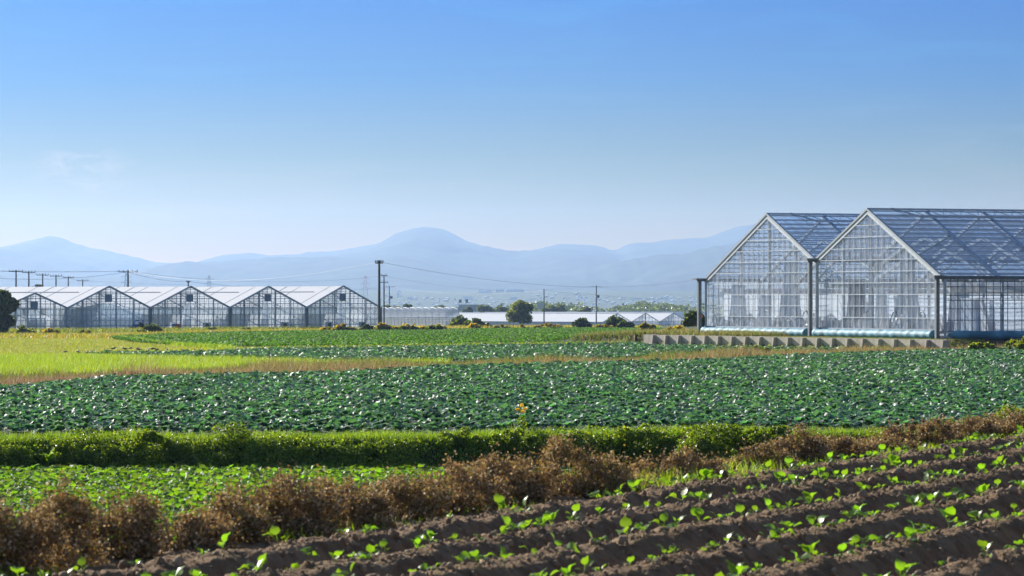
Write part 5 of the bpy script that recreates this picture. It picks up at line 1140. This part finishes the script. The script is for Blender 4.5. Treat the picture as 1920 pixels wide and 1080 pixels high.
for (a, yb, w_, h_, lab) in BIGS: house(a, yb, w_, h_, 5200 if yb < 570 else 1450, M_TW[0] if 'white' in lab else M_TW[1 + ('grey' in lab)], lab, None, True)
zones = [(720, 900, 552, 574, 42), (880, 1130, 556, 576, 74), (1080, 1320, 556, 572, 66), (1000, 1100, 550, 560, 14), (640, 760, 560, 574, 10)]
for (a0, a1, y0, y1, n) in zones:
    for k in range(n):
        a = rg.uniform(a0, a1); yb = y0 + (y1 - y0) * rg.beta(1.6, 1.2); m = M_TW[rg.choice(3, p=[0.62, 0.25, 0.13])]
        D = 4700 + (y1 - yb) * 35; side = 'left' if a < 900 else ('middle' if a < 1100 else 'right'); hue = {'town_white': 'white', 'town_cream': 'cream', 'town_grey': 'grey'}[m.name]
        house(a, yb, rg.uniform(1.8, 6.5), rg.uniform(0.7, 2.0), D, m, 'tiny %s building in the %s part of the hazy distant town' % (hue, side), '%s buildings in the %s part of the distant town' % (hue, side))

# ================================================================ SMALL THINGS BEFORE THE GREENHOUSES
M_BLUE = mat('blue_paint', (0.02, 0.10, 0.40), 0.4); M_TYRE = mat('tyre', (0.02, 0.02, 0.02), 0.8); M_ORANGE = mat('orange_plastic', (0.55, 0.13, 0.03), 0.5); M_FAN = mat('fan_dark', (0.03, 0.04, 0.06), 0.5); M_CASE = mat('unit_case', (0.60, 0.62, 0.62), 0.5)
def on(px_, D): X = (px_ - 960) / F * D; return X
for px_, w_, lab in ((388, 12, 'before the third large gable'), (534, 12, 'before the fourth large gable'), (617, 12, 'left of the goldenrod'), (680, 12, 'nearest the tall dark pole')):
    D = {388: 383, 534: 392, 617: 397, 680: 400}[px_] - 2.5; o = empty('outdoor_unit', (on(px_, D), D, 0.0), R(45)); tag(o, 'white outdoor fan unit %s' % lab, 'fan unit'); q = MB(); q.box((0, 0, 0.36), 0.8, 0.35, 0.72); q.build('case', M_CASE, o)
    q = MB(); q.tube([(-0.1, -0.17, 0.38), (-0.1, -0.20, 0.38)], 0.26, 14); q.build('fan', M_FAN, o)
    q = MB(); q.box((0, 0, -0.03), 0.9, 0.45, 0.08); q.build('base', M_CONC, o)
D = 376; o = empty('tractor', (on(259, D), D, 0.0), R(12)); tag(o, 'small blue tractor parked before the second greenhouse gable', 'tractor')
q = MB(); q.box((-0.1, 0, 0.45), 0.85, 0.4, 0.28); q.box((0.35, 0, 0.42), 0.4, 0.5, 0.4); q.build('body', M_BLUE, o)
q = MB(); q.tube([(-0.55, 0, 0.35), (-0.5, 0, 0.75), (-0.28, 0, 0.95), (0.1, 0, 0.98)], 0.06, 8); q.tube([(0.5, 0.22, 0.5), (0.48, 0.22, 1.0), (0.05, 0.22, 1.0)], 0.035, 6); q.tube([(0.5, -0.22, 0.5), (0.48, -0.22, 1.0), (0.05, -0.22, 1.0)], 0.035, 6); q.build('roll_bar', M_BLUE, o)
q = MB(); q.box((0.2, 0, 0.72), 0.32, 0.4, 0.12); q.build('seat', M_FAN, o)
for x, r_, y in ((0.32, 0.34, 0.3), (0.32, 0.34, -0.3), (-0.45, 0.22, 0.25), (-0.45, 0.22, -0.25)):
    q = MB(); q.tube([(x, y - 0.08, r_), (x, y + 0.08, r_)], r_, 14); q.build('wheel', M_TYRE, o)
def drum(px_, D, m, r_, h_, name, lab, cat):
    o = empty(name, (on(px_, D), D, 0.02)); tag(o, lab, cat); q = MB(); q.tube([(0, 0, 0), (0, 0, h_ * 0.48), (0, 0, h_ * 0.5), (0, 0, h_ * 0.52), (0, 0, h_)], [r_, r_, r_ * 1.05, r_, r_], 14); q.build('body', m, o); q = MB(); q.tube([(0, 0, h_ + 0.002), (0, 0, h_ + 0.05)], r_ * 0.9, 14); q.build('lid', m, o)
drum(327, 378, M_BLUE, 0.24, 0.55, 'drum', 'blue drum beside the orange one before the third gable', 'drum')
drum(334.5, 378, M_ORANGE, 0.22, 0.55, 'drum', 'orange drum right of the blue one before the third gable', 'drum')
o = empty('handcart', (on(304, 377), 377, 0)); tag(o, 'tipped handcart with white and blue sides between tractor and drums', 'cart'); q = MB(); q.bar((-0.5, 0, 0.15), (0.15, 0, 0.5), 0.5, 0.06); q.build('tray', M_CASE, o); q = MB(); q.bar((0.1, 0, 0.2), (0.6, 0, 0.55), 0.07); q.build('handle', M_BLUE, o); q = MB(); q.tube([(0.1, -0.04, 0.15), (0.1, 0.04, 0.15)], 0.15, 12); q.build('wheel', M_TYRE, o)
for px_, lab in ((175, 'low white bench before the first large gable'), (240, 'low white bench left of the blue tractor')):
    o = empty('bench', (on(px_, 376), 376, 0), R(30)); tag(o, lab, 'bench'); q = MB(); q.box((0, 0, 0.34), 0.8, 0.4, 0.08); q.build('top', M_CASE, o)
    for sx in (-1, 1):
        for sy in (-1, 1): q = MB(); q.box((sx * 0.34, sy * 0.15, 0.15), 0.06, 0.06, 0.3); q.build('leg', M_CASE, o)
q = MB(); q.tube([(0, 0, -0.09), (0, 0, 0.0), (0, 0, 0.09)], [0.05, 0.13, 0.05], 10); o = q.build('float', M_ORANGE, None, True); c = at(1314, 593, 189.5); o.location = c; tag(o, 'orange round float hanging at the left corner of the large greenhouse', 'float')
q = MB(); q.bar((0, 0, 0.08), (0, 0, 0.45), 0.02); q.build('hook', M_ALUD, o)
# birds feeding on the mown field
def bird_mesh(head_down):
    mb_ = MB(); mb_.tube([(-0.16, 0, 0.075), (-0.10, 0, 0.08), (-0.04, 0, 0.088), (0.03, 0, 0.095), (0.075, 0, 0.105), (0.095, 0, 0.08 if head_down else 0.135), (0.12, 0, 0.06 if head_down else 0.145), (0.15, 0, 0.045 if head_down else 0.14)], [0.006, 0.02, 0.038, 0.042, 0.030, 0.022, 0.018, 0.003], 8)
    for s in (-1, 1): mb_.tube([(0.0, s * 0.015, 0.06), (0.005, s * 0.018, 0.0)], 0.004, 4)
    me = bpy.data.meshes.new('bird'); me.from_pydata(mb_.v, [], mb_.f); me.polygons.foreach_set('use_smooth', np.ones(len(me.polygons), bool)); me.materials.append(M_BIRD); return me
M_BIRD = mat('dark_feathers', (0.03, 0.028, 0.028), 0.6); BM = [bird_mesh(False), bird_mesh(True)]
for i, (a, b) in enumerate([(213, 656), (230, 655), (235, 657), (244.5, 655.5), (257, 656.5), (260, 658), (278, 659.5), (286, 656.5), (294.5, 658), (314, 659), (171, 664), (147, 661), (147.5, 664.5), (122, 662.5)]):
    D = hit(a, b + 1, 100, 400); X = (a - 960) / F * D; o = link('bird', BM[i % 2], None, (X, D, gz(X, D) + 0.01)); o.rotation_euler = (0, 0, i * 1.9); o.scale = (0.9,) * 3
    tag(o, 'small dark bird feeding on the mown yellow green field', 'bird', 'small dark birds feeding on the mown field')
